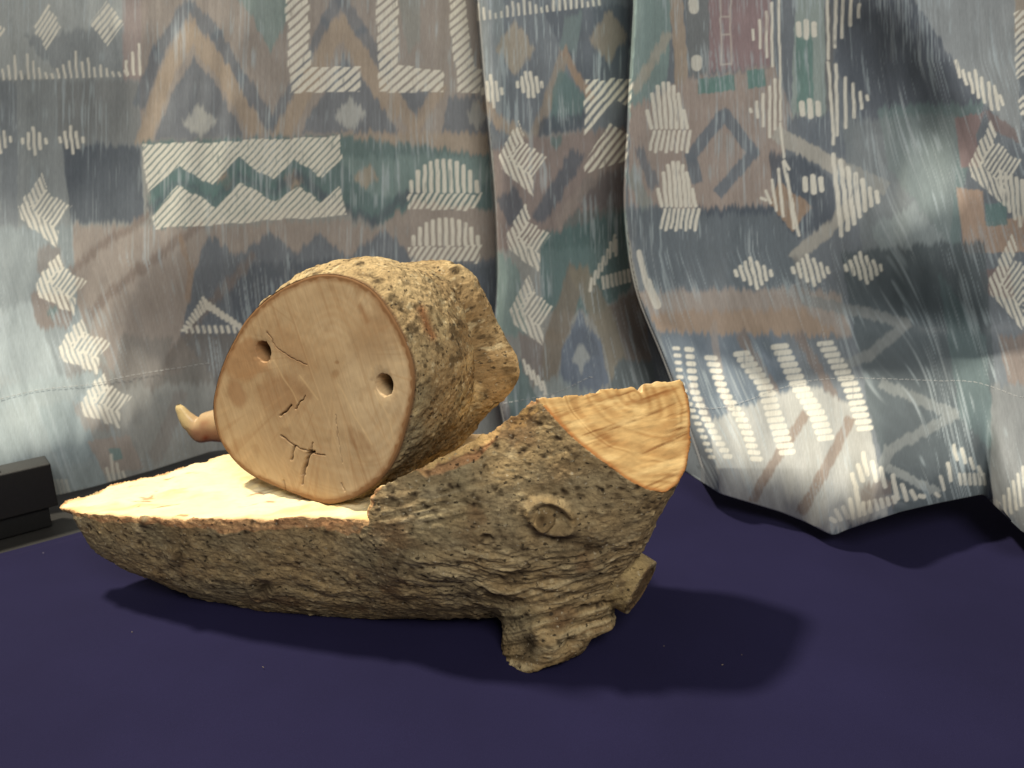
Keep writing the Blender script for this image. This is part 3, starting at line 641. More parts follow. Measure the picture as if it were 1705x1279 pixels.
M_BOX = plain('black_moulded_plastic', (.018, .017, .016), .42, .4, noise_scale=500, noise_amt=.1, bump=.2)
M_BOX2 = plain('dull_black_rubber', (.010, .010, .010), .6, .3)
M_GLINT = plain('pale_glint', (.5, .49, .47), .3, .6)  # pale colour that imitates a light glint on the lid
K0 = at_z(70, 874)                       # far right foot of the base
zt_ = float(at_y(84, 772, K0[1])[2]); zl = float(at_y(84, 842, K0[1])[2]); K = at_z(84, 772, zt_)
bdir = at_z(0, 791, zt_)-K; bang = math.atan2(bdir[1], bdir[0])
bxo = thing('black_box', 'low black plastic box with stepped base cut off by the left edge', 'box', (K[0], K[1], 0))
def bpart(name, a, mat, bev):
    bm = bmesh.new(); box_mesh(bm, *a); bmesh.ops.rotate(bm, verts=bm.verts, matrix=__import__('mathutils').Matrix.Rotation(bang, 3, 'Z')); bmesh.ops.translate(bm, verts=bm.verts, vec=(K[0], K[1], 0))
    return bm_obj(name, bm, mat, bxo, bev)
bpart('lid', (0, .15, -.020, 0, zl, zt_), M_BOX, .0012); bpart('base', (.006, .14, -.018, -.003, 0, zl+.001), M_BOX2, .0008)
bpart('button_strip', (.030, .10, -.010, -.005, zt_-.001, zt_+.0008), M_BOX2, .0005); bpart('glint_line', (.032, .09, -.0130, -.0120, zt_-.001, zt_+.0010), M_GLINT, .0003)  # the thin pale strip is a light glint built as geometry

M_CRUMB = plain('wood_crumb', (.22, .18, .13), .8, .2)
SV, SF = [], []
for i in range(8):
    a = rng.uniform(0, 2*math.pi); 
    p = at_z(rng.uniform(150, 1500), rng.uniform(980, 1270), .0032) if i < 4 else np.array([rng.normal(-.02, .12), rng.normal(.375, .03), .0032])
    l, w_ = rng.uniform(.0002, .0006), rng.uniform(.00012, .00028); d = np.array([math.cos(a), math.sin(a), 0])*l; e_ = np.array([-math.sin(a), math.cos(a), 0])*w_
    n_ = len(SV); top = np.array([0, 0, .0002])
    for q_ in (p-d-e_, p+d-e_, p+d+e_, p-d+e_): SV += [q_, q_+top]
    SF += [[n_+1, n_+3, n_+5, n_+7], [n_, n_+2, n_+3, n_+1], [n_+2, n_+4, n_+5, n_+3], [n_+4, n_+6, n_+7, n_+5], [n_+6, n_, n_+1, n_+7]]
cb = mesh_np('sawdust_crumbs', np.array(SV), np.array(SF), M_CRUMB, smooth=False); cb['kind'] = 'stuff'; cb['label'] = 'tiny specks of sawdust and lint scattered on the purple cloth'; cb['category'] = 'crumbs'

# ------------------------------------------------------------------ small horn shaped ornament
hp = [(372, 708, .020), (352, 710, .0175), (335, 712, .0150), (322, 708, .0115), (311, 697, .0088), (304, 687, .0066), (299, 679, .0048), (297, 674, .0024)]
YH = .515
hc = np.array([at_y(a, b_, YH) for a, b_, r in hp]); hr = np.array([r for _, _, r in hp])*.62
lp = np.linspace(0, len(hp)-1, 60); ci = np.arange(len(hp))
HC = np.stack([catmull(ci, hc[:, k_], lp) for k_ in range(3)], -1); HR = catmull(ci, hr, lp)
Tn = np.gradient(HC, axis=0); Tn /= np.linalg.norm(Tn, axis=1, keepdims=True)
ang_ = np.linspace(0, 2*math.pi, 48, endpoint=False); yv = np.array([0, 1.0, 0]); Uo = np.cross(Tn, yv); Uo /= np.linalg.norm(Uo, axis=1, keepdims=True)
Wo = np.cross(Tn, Uo)
HV = HC[:, None]+HR[:, None, None]*(np.cos(ang_)[None, :, None]*Uo[:, None]*1.0+np.sin(ang_)[None, :, None]*Wo[:, None]*.8)
HV = HV.reshape(-1, 3); hx_, hy_ = to_px(HV)
HV[:, 2] -= .0022*np.exp(-blob(330, 728, 14, 12, 0, hx_, hy_)**2); HV[:, 2] += .002*np.exp(-blob(312, 718, 6, 5, 0, hx_, hy_)**2)
hcl = mix(lin((188, 160, 122)), lin((162, 120, 92)), sstep(700, 722, hy_+5*vnoise(hx_/8, hy_/8, seed=170)))
hcl = mix(hcl, lin((222, 200, 146)), sstep(325, 300, hx_)*.8); hcl = mix(hcl, lin((138, 62, 34)), .85*np.exp(-blob(342, 727, 6, 4, 0, hx_, hy_)**2)+.4*np.exp(-blob(342, 704, 9, 6, 0, hx_, hy_)**2))
M_HORN = tinted('waxy_tan', rough=.35, spec=.4, fine_scale=500, fine_amt=.06, bump=.08)
ho = mesh_np('curved_ornament', HV, grid_faces(60, 48, True), M_HORN, None, hcl, HV)
ho['label'] = 'small tan and pink ornament with upturned tip poking out behind the round log'; ho['category'] = 'ornament'

# ------------------------------------------------------------------ curtain
CW, CH = 1705, 940
cyy, cxx = np.mgrid[0:CH, 0:CW].astype(np.float32)
canvas = np.zeros((CH, CW, 3)); canvas[:] = lin((150, 148, 140))
def inside(poly, X, Y):
    r = np.zeros(X.shape, bool); n = len(poly)
    for i in range(n):
        x0, y0 = poly[i]; x1, y1 = poly[(i+1) % n]
        if y0 == y1: continue
        c_ = ((y0 > Y) != (y1 > Y)) & (X < (x1-x0)*(Y-y0)/(y1-y0)+x0); r ^= c_
    return r
# ikat jitter: the dyed shapes bleed along the warp threads
jit = (7*vnoise(cxx/2.6, cyy/90, seed=201)+3*vnoise(cxx/8, cyy/40, seed=202)).astype(np.float32)
jitx = (1.4*vnoise(cxx/30, cyy/12, seed=203)).astype(np.float32)
def boundsl(poly, pad):
    xs = [p[0] for p in poly]; ys = [p[1] for p in poly]
    return slice(max(0, int(min(ys)-pad)), min(CH, int(max(ys)+pad))), slice(max(0, int(min(xs)-pad)), min(CW, int(max(xs)+pad)))
def dye(poly, col, a=.85, j=1.0):
    s_ = boundsl(poly, 16)
    X0, Y0 = cxx[s_]+jitx[s_]*j, cyy[s_]+jit[s_]*j; m = 0
    for ox, oy in ((0, 0), (.8, 1.5), (-.8, -1.5), (0, 3.5), (0, -3.5)): m = m+inside(poly, X0+ox, Y0+oy*j)
    m = m/5.0*a; canvas[s_] = canvas[s_]*(1-m[..., None])+lin(col)*m[..., None]
def band(pts, w, col, a=.85, j=1.0):
    for (x0, y0), (x1, y1) in zip(pts[:-1], pts[1:]):
        L_ = math.hypot(x1-x0, y1-y0); nx_, ny_ = -(y1-y0)/L_*w/2, (x1-x0)/L_*w/2; ex, ey = (x1-x0)/L_*w*.3, (y1-y0)/L_*w*.3
        dye([(x0+nx_-ex, y0+ny_-ey), (x1+nx_+ex, y1+ny_+ey), (x1-nx_+ex, y1-ny_+ey), (x0-nx_-ex, y0-ny_-ey)], col, a, j)
def dia(cx, cy, hw, hh, col, a=.85): dye([(cx-hw, cy), (cx, cy-hh), (cx+hw, cy), (cx, cy+hh)], col, a)
SL, SLD, TAU, TAN, TEA, TED, BRN, LG, MAU, OCH, BLU = (104, 112, 124), (78, 86, 100), (164, 144, 128), (176, 148, 116), (122, 150, 144), (84, 116, 116), (134, 112, 98), (186, 188, 182), (158, 122, 122), (168, 130, 92), (98, 112, 136)
def zones():
    # left panel
    dye([(-20, -20), (210, -20), (205, 130), (-20, 130)], (176, 180, 176)); dye([(40, 60), (210, 40), (205, 130), (100, 130)], SL, .5)
    dye([(203, -20), (255, -20), (240, 60), (235, 240), (205, 135)], (166, 140, 132))
    dye([(-20, 130), (232, 132), (240, 370), (120, 375), (-20, 380)], (136, 142, 144)); dye([(103, 240), (232, 240), (240, 370), (118, 372)], SLD); dye([(0, 135), (28, 135), (30, 380), (0, 380)], SL, .5)
    dye([(90, 135), (230, 135), (230, 240), (98, 240)], (128, 128, 126), .7); dye([(-20, 380), (120, 375), (130, 520), (150, 640), (60, 640), (-20, 620)], (136, 150, 156), .8); dye([(-20, 520), (60, 500), (100, 640), (-20, 690)], (176, 190, 192), .6)
    dye([(235, -20), (815, -20), (815, 222), (235, 236)], TAU)
    dye([(380, -20), (480, -20), (478, 30), (450, 90), (420, 30)], TEA, .8); dye([(660, -20), (700, -20), (700, 70), (680, 90)], TEA, .3)
    band([(232, 170), (262, 90), (312, 10)], 22, SL, .8); band([(318, 10), (360, 60), (400, 130), (452, 205)], 22, SL, .8); band([(452, 210), (500, 130), (545, 40), (560, 0)], 22, SL, .75); band([(568, 0), (600, 50), (650, 120)], 22, SL, .7)
    band([(238, 232), (275, 130), (318, 50)], 26, TAN, .9); band([(318, 50), (370, 120), (425, 215)], 26, TAN, .9); band([(468, 225), (520, 130), (565, 40)], 28, TAN, .9); band([(565, 40), (600, 90), (655, 190)], 28, TAN, .9)
    dye([(255, 234), (285, 160), (322, 95), (360, 140), (408, 230)], SL); dye([(500, 222), (535, 160), (572, 90), (610, 140), (665, 222)], SL); dye([(660, 150), (722, 150), (697, 205)], SL); band([(650, 150), (690, 215), (735, 145)], 20, TAN, .8)
    dye([(735, 222), (748, 160), (815, 160), (815, 222)], SL); dia(795, 190, 18, 26, (176, 170, 158))
    dia(333, 203, 30, 26, (182, 178, 166)); dia(583, 190, 27, 30, (184, 182, 172))
    dye([(560, 223), (815, 220), (815, 258), (560, 260)], TAN, .9)
    dye([(236, 236), (565, 225), (815, 258), (822, 350), (700, 352), (620, 375), (560, 340), (260, 382)], TED, .95); dye([(560, 262), (815, 258), (790, 320), (620, 330)], TEA, .6)
    dia(488, 300, 18, 17, TAN); dia(610, 295, 22, 20, (168, 148, 116)); dia(375, 300, 14, 14, TAN); dia(805, 290, 20, 18, TEA)
    band([(248, 348), (300, 290), (355, 325), (400, 285), (458, 318), (495, 290), (535, 325), (620, 372), (680, 322), (700, 322)], 15, SLD, .6); band([(250, 335), (300, 288), (355, 322), (400, 280), (458, 315)], 12, (84, 124, 118), .7)
    dye([(120, 375), (260, 380), (570, 365), (620, 385), (690, 335), (825, 350), (825, 440), (560, 430), (300, 620), (200, 640), (130, 520)], TAU, .95)
    dye([(320, 470), (345, 390), (395, 425), (450, 385), (490, 425), (530, 385), (580, 430), (640, 380), (700, 440), (825, 430), (830, 660), (700, 660), (380, 660), (300, 560)], SL, .95)
    dye([(430, 440), (560, 430), (560, 560), (400, 560), (380, 480)], SLD, .6); dye([(690, 450), (830, 440), (830, 640), (720, 640)], SLD, .6)
    band([(245, 365), (180, 400), (120, 450)], 13, BRN, .8); band([(335, 372), (230, 450), (150, 520)], 15, BRN, .8); band([(300, 395), (318, 450), (312, 500)], 10, OCH, .6); band([(420, 430), (340, 520), (250, 640), (210, 700)], 16, BRN, .6)
    dye([(300, 555), (420, 555), (420, 640), (250, 640)], (120, 110, 100), .75); dye([(200, 560), (290, 560), (240, 700), (180, 700)], (132, 124, 114), .7)
    dye([(65, 410), (100, 410), (110, 440), (60, 460)], BRN, .6); dye([(50, 488), (115, 490), (120, 545), (62, 545)], BRN, .85); dia(87, 518, 11, 11, TED); dye([(105, 600), (180, 610), (190, 660), (120, 665)], BRN, .5)
    dye([(-20, 640), (170, 620), (200, 800), (90, 830), (-20, 840)], (160, 176, 178), .85); dye([(60, 680), (130, 660), (160, 760), (100, 780)], (140, 160, 166), .5)
    dye([(140, 680), (235, 640), (300, 700), (360, 700), (360, 760), (180, 810)], (160, 156, 146), .8); band([(300, 660), (260, 760)], 24, BRN, .4)
    dye([(145, 735), (215, 725), (240, 780), (175, 790)], (174, 152, 134), .85, .4); dye([(180, 748), (200, 746), (205, 764), (188, 768)], TEA, .95, .2); dye([(120, 670), (180, 680), (185, 720), (140, 715)], TAU, .6)
    # middle panel
    dye([(795, -20), (1056, -20), (1046, 140), (1046, 220), (815, 220)], SL, .95); dye([(900, 10), (1056, 10), (1050, 140), (960, 140)], SLD, .8); dye([(790, -20), (840, -20), (835, 200), (805, 150)], (150, 158, 162), .7)
    dye([(940, 30), (970, 20), (960, 90), (930, 80)], TEA, .4); dia(858, 80, 33, 46, (172, 152, 122)); dia(1013, 60, 33, 44, (150, 132, 108))
    band([(938, 85), (960, 130), (985, 165)], 13, OCH, .8); band([(938, 100), (915, 160), (890, 225)], 18, (150, 130, 106), .8); band([(805, 170), (830, 200), (880, 240)], 18, TAN, .8)
    dye([(935, 115), (975, 165), (968, 205), (915, 215), (920, 150)], TED); dye([(900, 195), (975, 190), (970, 215), (895, 228)], SLD)
    dye([(820, 235), (1046, 212), (1042, 390), (900, 395), (828, 420)], (138, 116, 108), .95); dye([(915, 228), (935, 225), (932, 245), (918, 245)], TED, .8)
    dye([(808, 210), (850, 225), (845, 245), (815, 245)], SL, .8); dye([(825, 330), (860, 310), (880, 360), (850, 380)], SLD, .8); band([(960, 260), (900, 360)], 26, SLD, .85); dye([(970, 300), (1040, 280), (1040, 350), (960, 340)], (92, 88, 92), .6); band([(1000, 280), (930, 370)], 18, TAU, .4)
    dye([(900, 392), (1044, 350), (1050, 480), (1000, 520), (900, 520)], TED, .95); dye([(960, 350), (1040, 345), (1040, 400), (900, 420)], (70, 100, 100), .6); dye([(825, 420), (862, 440), (880, 560), (828, 560)], TEA, .9)
    dye([(1000, 520), (1060, 480), (1080, 560), (1100, 620), (1010, 600)], (118, 100, 88)); band([(962, 455), (925, 560), (905, 640)], 34, (128, 112, 90), .85); band([(965, 455), (1010, 540), (1035, 640)], 34, (134, 122, 96), .85)
    dye([(930, 640), (935, 580), (965, 520), (1000, 570), (1015, 640), (980, 660)], BLU, .95); dye([(950, 555), (980, 545), (1000, 590), (960, 600)], SLD, .4); dia(968, 595, 16, 24, (168, 172, 168)); dye([(890, 640), (930, 630), (1000, 660), (1000, 700), (880, 700)], (150, 164, 162), .7)
    dye([(825, 560), (850, 580), (850, 700), (825, 700)], (152, 140, 134), .7); dye([(835, 600), (870, 600), (905, 700), (850, 700)], TED, .8); dye([(1030, 600), (1110, 600), (1110, 700), (1010, 660)], (92, 106, 112), .9); dye([(865, 560), (905, 560), (900, 640), (870, 620)], (130, 112, 104), .7)
    # right panel
    dye([(1050, -20), (1720, -20), (1720, 950), (1150, 950), (1040, 350)], SL, .9)
    dye([(1056, -20), (1120, -20), (1112, 130), (1046, 200), (1048, 100)], TEA, .9); band([(1058, 150), (1080, 110), (1112, 60)], 16, (176, 164, 138), .8); band([(1125, -10), (1133, 90), (1135, 150)], 22, TAN, .9)
    dye([(1140, -20), (1180, -20), (1182, 130), (1148, 130)], (116, 118, 118)); dye([(1180, -20), (1283, -20), (1283, 112), (1180, 118)], MAU, .95)
    dye([(1050, 180), (1150, 130), (1290, 110), (1310, 200), (1300, 340), (1160, 350), (1045, 340)], (172, 146, 128), .95); dye([(1290, 110), (1330, 215), (1310, 240), (1280, 200)], (164, 142, 126), .8)
    dye([(1162, 132), (1222, 124), (1224, 150), (1163, 158)], (96, 140, 130), 1, .3); dye([(1243, 118), (1272, 115), (1276, 144), (1246, 148)], (96, 140, 130), 1, .3)
    band([(1160, 300), (1150, 262), (1205, 190), (1255, 255), (1198, 318)], 20, SL, .95, .5); band([(1200, 222), (1222, 255)], 8, TAU, .5, .3); band([(1065, 250), (1090, 310)], 16, SL, .8)
    band([(1050, 290), (1075, 340)], 22, TEA, .5); dye([(1045, 350), (1300, 345), (1330, 400), (1330, 480), (1070, 480)], (98, 108, 118), .95); dye([(1150, 345), (1290, 342), (1290, 356), (1150, 358)], SLD, .9)
    dye([(1325, -20), (1372, -20), (1376, 195), (1318, 195)], (150, 166, 156), .9); dye([(1325, 60), (1352, 60), (1355, 185), (1328, 185)], (88, 132, 122), .9); dye([(1372, 0), (1385, 0), (1390, 240), (1376, 240)], (110, 108, 108), .8)
    dye([(1310, 195), (1385, 190), (1440, 270), (1310, 230)], SL, .95); band([(1296, 225), (1380, 270), (1470, 312)], 26, (182, 172, 154), .95, .5); band([(1420, 340), (1375, 385), (1325, 428)], 22, (180, 170, 152), .9, .5)
    dye([(1280, 255), (1330, 260), (1390, 300), (1390, 360), (1330, 400), (1290, 350)], SLD, .9); dye([(1296, 300), (1352, 345), (1320, 385), (1282, 340)], OCH, .95, .4)
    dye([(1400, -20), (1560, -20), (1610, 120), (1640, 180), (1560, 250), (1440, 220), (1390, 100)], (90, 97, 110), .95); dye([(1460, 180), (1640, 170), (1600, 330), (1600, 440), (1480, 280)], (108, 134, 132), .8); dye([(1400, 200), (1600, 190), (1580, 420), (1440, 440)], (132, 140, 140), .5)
    dye([(1510, -20), (1690, -20), (1700, 240), (1640, 170), (1580, 90)], (148, 152, 154), .95); dye([(1690, -20), (1720, -20), (1720, 60), (1690, 60)], (176, 152, 120), .8)
    dye([(1590, 195), (1640, 188), (1625, 225), (1635, 280), (1600, 280)], (150, 118, 114), .95, .4); dye([(1640, 180), (1690, 215), (1700, 240), (1650, 215)], (130, 104, 98), .8, .4)
    dye([(1592, 312), (1636, 318), (1640, 370), (1705, 360), (1705, 420), (1606, 422)], (190, 148, 112), .95, .3); dye([(1640, 340), (1675, 335), (1678, 375), (1642, 376)], (96, 132, 130), .95, .3)
    dye([(1630, 455), (1680, 440), (1690, 500), (1640, 490)], (132, 104, 98), .9, .4); dye([(1520, 340), (1590, 420), (1480, 460), (1450, 380)], (150, 164, 164), .6)
    dye([(1060, 485), (1330, 482), (1400, 490), (1420, 555), (1250, 560), (1100, 555)], (164, 144, 128), .95); dye([(1080, 520), (1340, 515), (1400, 560), (1100, 552)], (168, 132, 96), .8); dye([(1320, 430), (1345, 430), (1350, 500), (1325, 500)], (120, 116, 112), .6)
    dye([(1100, 555), (1300, 555), (1330, 600), (1330, 660), (1160, 700), (1110, 600)], (104, 118, 136), .95); band([(1188, 540), (1200, 640), (1260, 790)], 12, TAU, .6); band([(1235, 560), (1290, 660), (1320, 700)], 18, BRN, .8); band([(1330, 560), (1400, 680), (1450, 770)], 16, BRN, .8); band([(1150, 640), (1220, 780)], 12, TAU, .5)
    dye([(1180, 700), (1340, 640), (1440, 680), (1480, 860), (1380, 890), (1200, 830)], (184, 180, 170), .95)
    band([(1340, 690), (1270, 800), (1255, 830)], 16, (150, 124, 104), .9, .5); band([(1415, 700), (1370, 790), (1335, 850)], 18, (150, 124, 104), .9, .5)
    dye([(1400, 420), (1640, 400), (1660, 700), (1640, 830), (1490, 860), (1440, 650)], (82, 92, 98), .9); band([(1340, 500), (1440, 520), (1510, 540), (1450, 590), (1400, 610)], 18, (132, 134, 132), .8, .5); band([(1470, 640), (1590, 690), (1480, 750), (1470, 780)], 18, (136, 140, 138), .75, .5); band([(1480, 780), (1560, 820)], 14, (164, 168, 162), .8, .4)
    dye([(1560, 450), (1640, 560), (1660, 760), (1600, 700)], (92, 116, 118), .6); dye([(1660, 560), (1720, 560), (1720, 640), (1680, 640)], (140, 116, 100), .8); dye([(1650, 640), (1720, 640), (1720, 900), (1650, 820)], (130, 130, 130), .8); dye([(1430, 810), (1480, 800), (1490, 840), (1440, 850)], BRN, .7)
zones()
# thin streaks of undyed warp thread
warp = .34*np.maximum(cyy-430, 0)*np.exp(-((cxx-150)/260)**2)+.30*np.maximum(cyy-420, 0)*np.exp(-((cxx-1240)/190)**2)+.22*np.maximum(cyy-100, 0)*sstep(1380, 1560, cxx)+.05*cyy*sstep(780, 900, cxx)+6*vnoise(cxx/120, cyy/160, seed=210)
wx = cxx-warp
st1 = vnoise(wx/2.3, cyy/48, seed=211); st2 = vnoise(wx/2.0, cyy/100, seed=212); patch = vnoise(cxx/50, cyy/60, seed=213)
canvas = mix(canvas, lin((186, 202, 208)), .48*sstep(.50, .95, st1+.35*patch)); canvas = mix(canvas, lin((188, 198, 202)), .42*sstep(.55, .95, st2+.35*patch))
canvas *= (1+.10*vnoise(wx/2.4, cyy/160, seed=214)+.08*vnoise(cxx/25, cyy/30, seed=215))[..., None]
# painted white strokes
white = np.zeros((CH, CW), np.float32); WC = lin((238, 230, 216))
wob1 = (1.1*vnoise(cxx/16, cyy/16, seed=221)).astype(np.float32)
def hatch(poly, angle, sp, wd=.68, ph=0.0, a=1.0):
    s_ = boundsl(poly, 3); X0, Y0 = cxx[s_]+wob1[s_], cyy[s_]; an = math.radians(angle)
    across = -X0*math.sin(an)+Y0*math.cos(an); k_ = across/sp+ph; idx_ = np.floor(k_); f_ = np.abs(k_-idx_-.5)
    sh = (_hash(idx_, idx_*0, idx_*0, 77)-.5)*6          # uneven stroke ends
    ins = inside(poly, X0+sh*math.cos(an), Y0+sh*math.sin(an)); m = sstep(wd/2+.10, wd/2-.10, f_)*ins
    white[s_] = np.maximum(white[s_], m*a)
def cap(x0, y0, x1, y1, w, a=1.0):
    s_ = boundsl([(x0, y0), (x1, y1)], w+3); d = line_d([(x0, y0), (x1, y1)], cxx[s_]+wob1[s_], cyy[s_]); white[s_] = np.maximum(white[s_], a*sstep(w/2+.9, w/2-.7, d))
def wdia(cx, cy, hw, hh, ang=62, sp=8): hatch([(cx-hw, cy), (cx, cy-hh), (cx+hw, cy), (cx, cy+hh)], ang, sp, .64)
def vdots(cx, cy, r, h, n=5, slant=0, w=6):
    for i in range(n):
        t_ = (i-(n-1)/2)/((n-1)/2); hh = h*(1-abs(t_)*.85); x_ = cx+t_*r; cap(x_-slant*hh/20, cy-hh, x_+slant*hh/20, cy+hh, w)
def woven(cx, cy, hw, hh, k=0.0):
    """diamond woven of two stroke directions"""
    L_, T_, R_, B_ = (cx-hw, cy+k), (cx-hw*.15, cy-hh), (cx+hw, cy-k*.4), (cx+hw*.2, cy+hh)
    (Lx, Ly), (Tx, Ty), (Bx, By) = L_, (cx-hw*.1, cy-hh*1.35), (cx+hw*.35, cy+hh*1.4)
    hatch([(Tx, Ty), (Tx+9, Ty+26), (Lx+23, Ly+2), (Bx+9, By-24), (Bx+7, By+5), (Lx+5, Ly+22), (Lx, Ly)], 69, 8.4, .66)
    hatch([(cx-hw*.62, cy+k*.5+2), (cx-hw*.02, cy-hh*.66), (R_[0]+3, R_[1]), (cx+hw*.42, cy+hh*.80)], -56, 7.4, .56)
def wpath(pts, spacing, w, L_, ang, a=1.0):
    tot = 0; segs = []
    for p, q_ in zip(pts[:-1], pts[1:]): l = math.hypot(q_[0]-p[0], q_[1]-p[1]); segs.append((p, q_, l)); tot += l
    d_ = 0
    while d_ <= tot:
        r_ = d_
        for p, q_, l in segs:
            if r_ <= l or (p, q_, l) is segs[-1]: t_ = min(1, r_/l); x_, y_ = p[0]+(q_[0]-p[0])*t_, p[1]+(q_[1]-p[1])*t_; break
            r_ -= l
        an = math.radians(ang); LL_ = L_(d_/tot) if callable(L_) else L_
        cap(x_-math.cos(an)*LL_/2, y_-math.sin(an)*LL_/2, x_+math.cos(an)*LL_/2, y_+math.sin(an)*LL_/2, w, a); d_ += spacing
def strokes():
    wdia(78, 45, 24, 38, -58, 7); wdia(179, 38, 28, 38, -52, 8); wdia(-4, 52, 14, 20, -58, 7)
    for i, h_ in enumerate([16, 22, 38, 12, 40, 28, 16, 8, 6, 14, 20, 26, 42, 24, 30, 14, 18, 12, 6, 5, 8]): cap(4+i*10.2, 132-i*.3-h_, 6+i*10.2, 132-i*.3, 4, .9)
    for x_, h_ in [(210, 22), (220, 36), (231, 50)]: cap(x_, 124-h_, x_+2, 124, 4.5)
    for cx, cy in [(-2, 232), (57, 235), (119, 233)]: vdots(cx, cy, 19, 22, 5, 2, 5)
    hatch([(235, 242), (563, 226), (568, 265), (535, 298), (492, 264), (455, 299), (396, 262), (353, 309), (300, 275), (245, 322)], -48, 8.6, .74)
    hatch([(252, 361), (297, 307), (360, 346), (402, 302), (458, 336), (497, 311), (535, 337), (567, 308), (578, 358), (260, 381)], -47, 8.6, .74)
    hatch([(474, -10), (512, -10), (518, 112), (600, 112), (598, 154), (484, 156)], -42, 11.6, .68); hatch([(625, -10), (663, -10), (662, 110), (738, 116), (741, 152), (630, 154)], -42, 11.6, .68)
    hatch([(745, -10), (775, -10), (788, 112), (802, 116), (800, 154), (762, 154)], -42, 11, .68)
    for cx, top, base_, hw in [(739, 265, 322, 54), (742, 363, 410, 54)]:
        n = 11
        for i in range(n):
            t_ = (i-(n-1)/2)/((n-1)/2); y_ = base_-(base_-top)*math.sqrt(max(0, 1-t_*t_*.86)); cap(cx+t_*hw, y_+2, cx+t_*hw+1, base_-3, 6.4)
        hatch([(cx-hw-8, base_), (cx+hw+8, base_), (cx+hw, base_+27), (cx-hw-4, base_+27)], -58, 9, .6)
    for i in range(9):
        t_ = i/8; cap(303+t_*36, 550-t_*54, 309+t_*36, 550-t_*36, 5); cap(343+t_*55, 500+t_*40, 350+t_*55, 516+t_*36, 5)
    for i in range(10): cap(308+i*10, 544, 311+i*10, 553, 5)
    woven(73, 345, 42, 44, 0); woven(101, 468, 42, 36, 2); woven(140, 572, 44, 32, 4); woven(176, 662, 42, 32, 6)
    for x_, h_ in [(180, 20), (187, 42), (197, 28), (207, 14)]: cap(x_-2, 800-h_, x_+3, 800, 5, .8)
    for x_ in range(92, 118, 7): cap(x_-3, 800, x_+3, 822, 5, .5)
    # middle
    for i in range(22): cap(796+i*9.6, 33-i*1.2-([26, 18, 12, 6, 8, 16, 22, 18][i % 8]), 797+i*9.6, 33-i*1.2, 4, .85)
    vdots(820, 152, 16, 26, 5, 2, 5.5); vdots(882, 141, 20, 24, 6, 3, 5.5)
    woven(868, 262, 38, 44, -2); woven(878, 392, 36, 40, 0); woven(884, 512, 36, 42, 4)
    for i in range(5): cap(872+i*8, 600+i*9, 878+i*8, 622+i*9, 4.6)
    for i in range(5): cap(900+i*7, 662+i*2-(i % 2)*8, 902+i*7, 690, 5)
    hatch([(973, 135), (1054, 130), (1050, 182), (1027, 168), (973, 226)], -50, 10.5, .56); hatch([(973, 270), (1017, 203), (1047, 226), (1046, 265), (973, 290)], -52, 10.5, .56)
    for i in range(7): cap(1024-i*6.6, 392+i*12, 1022-i*6.6, 418+i*11, 4.6, .9)
    for i in range(7): cap(1004+i*7, 462-i*2, 1006+i*7, 480-i*2, 5, .9)
    cap(1026, 400, 1026, 425, 5)
    # right
    for cx, top, base_, hw in [(1112, 138, 213, 30), (1128, 270, 343, 28)]:
        n = 8
        for i in range(n):
            t_ = (i-(n-1)/2)/((n-1)/2); y_ = base_-(base_-top)*math.sqrt(max(0, 1-t_*t_*.86)); cap(cx+t_*hw-4, y_, cx+t_*hw+2, base_, 6)
            cap(cx+t_*hw+7, base_+6, cx+t_*hw+1, base_+(40 if i % 2 else 36), 5)
    for cx, cy in [(1154, 10), (1160, 105)]: cap(cx, cy-5, cx+1, cy+5, 17, .75)
    for a_, b_ in [((1200, 0), (1201, 28)), ((1201, 28), (1216, 28)), ((1216, 28), (1218, 108)), ((1200, 30), (1201, 108)), ((1201, 108), (1218, 106)), ((1218, 0), (1216, 28)), ((1201, 58), (1217, 57))]: cap(*a_, *b_, 2.6, .45)
    cap(1297, -5, 1298, 100, 4); cap(1298, 100, 1300, 200, 4); cap(1300, 205, 1305, 262, 4)
    for x_, y0, y1 in [(1253, 50, 66), (1265, 34, 80), (1276, 20, 95), (1285, 5, 110)]: cap(x_, y0, x_+1, y1, 4.5)
    for x_, y0, y1 in [(1250, 182, 186), (1260, 170, 195), (1270, 157, 210), (1281, 145, 228), (1290, 133, 215)]: cap(x_, y0, x_+1, y1, 5)
    for x_, y0, y1 in [(1306, 268, 282), (1296, 282, 360), (1285, 300, 350), (1275, 318, 338), (1267, 330, 333)]: cap(x_, y0, x_+8, y1, 5)
    cap(1304, 270, 1330, 392, 5); cap(1310, 290, 1322, 380, 5)
    for y_ in (50, 182, 308):
        for i, h_ in enumerate((10, 14, 10)): cap(1327+i*13+y_*.045, y_-h_, 1328+i*13+y_*.045, y_+h_-2, 9)
    cap(1378, 0, 1380, 98, 4.5); cap(1379, 104, 1388, 240, 5)
    for x_, y0, y1 in [(1391, 0, 78), (1403, 0, 62), (1417, 0, 42), (1431, 8, 28)]: cap(x_, y0, x_-1, y1, 5.5)
    for x_, y0, y1 in [(1392, 108, 225), (1407, 130, 212), (1421, 140, 195), (1433, 154, 180), (1444, 160, 166)]: cap(x_, y0, x_+1, y1, 5.5)
    for x_, y0, y1 in [(1387, 258, 392), (1400, 268, 382), (1412, 280, 372), (1424, 290, 360), (1436, 300, 350), (1448, 314, 342), (1460, 320, 336)]: cap(x_, y0, x_+14*(392-258 and (y1-y0)/134), y1, 7.5)
    for cx, cy in [(1255, 455), (1350, 450), (1438, 446)]: vdots(cx, cy, 29, 25, 7, 5, 6)
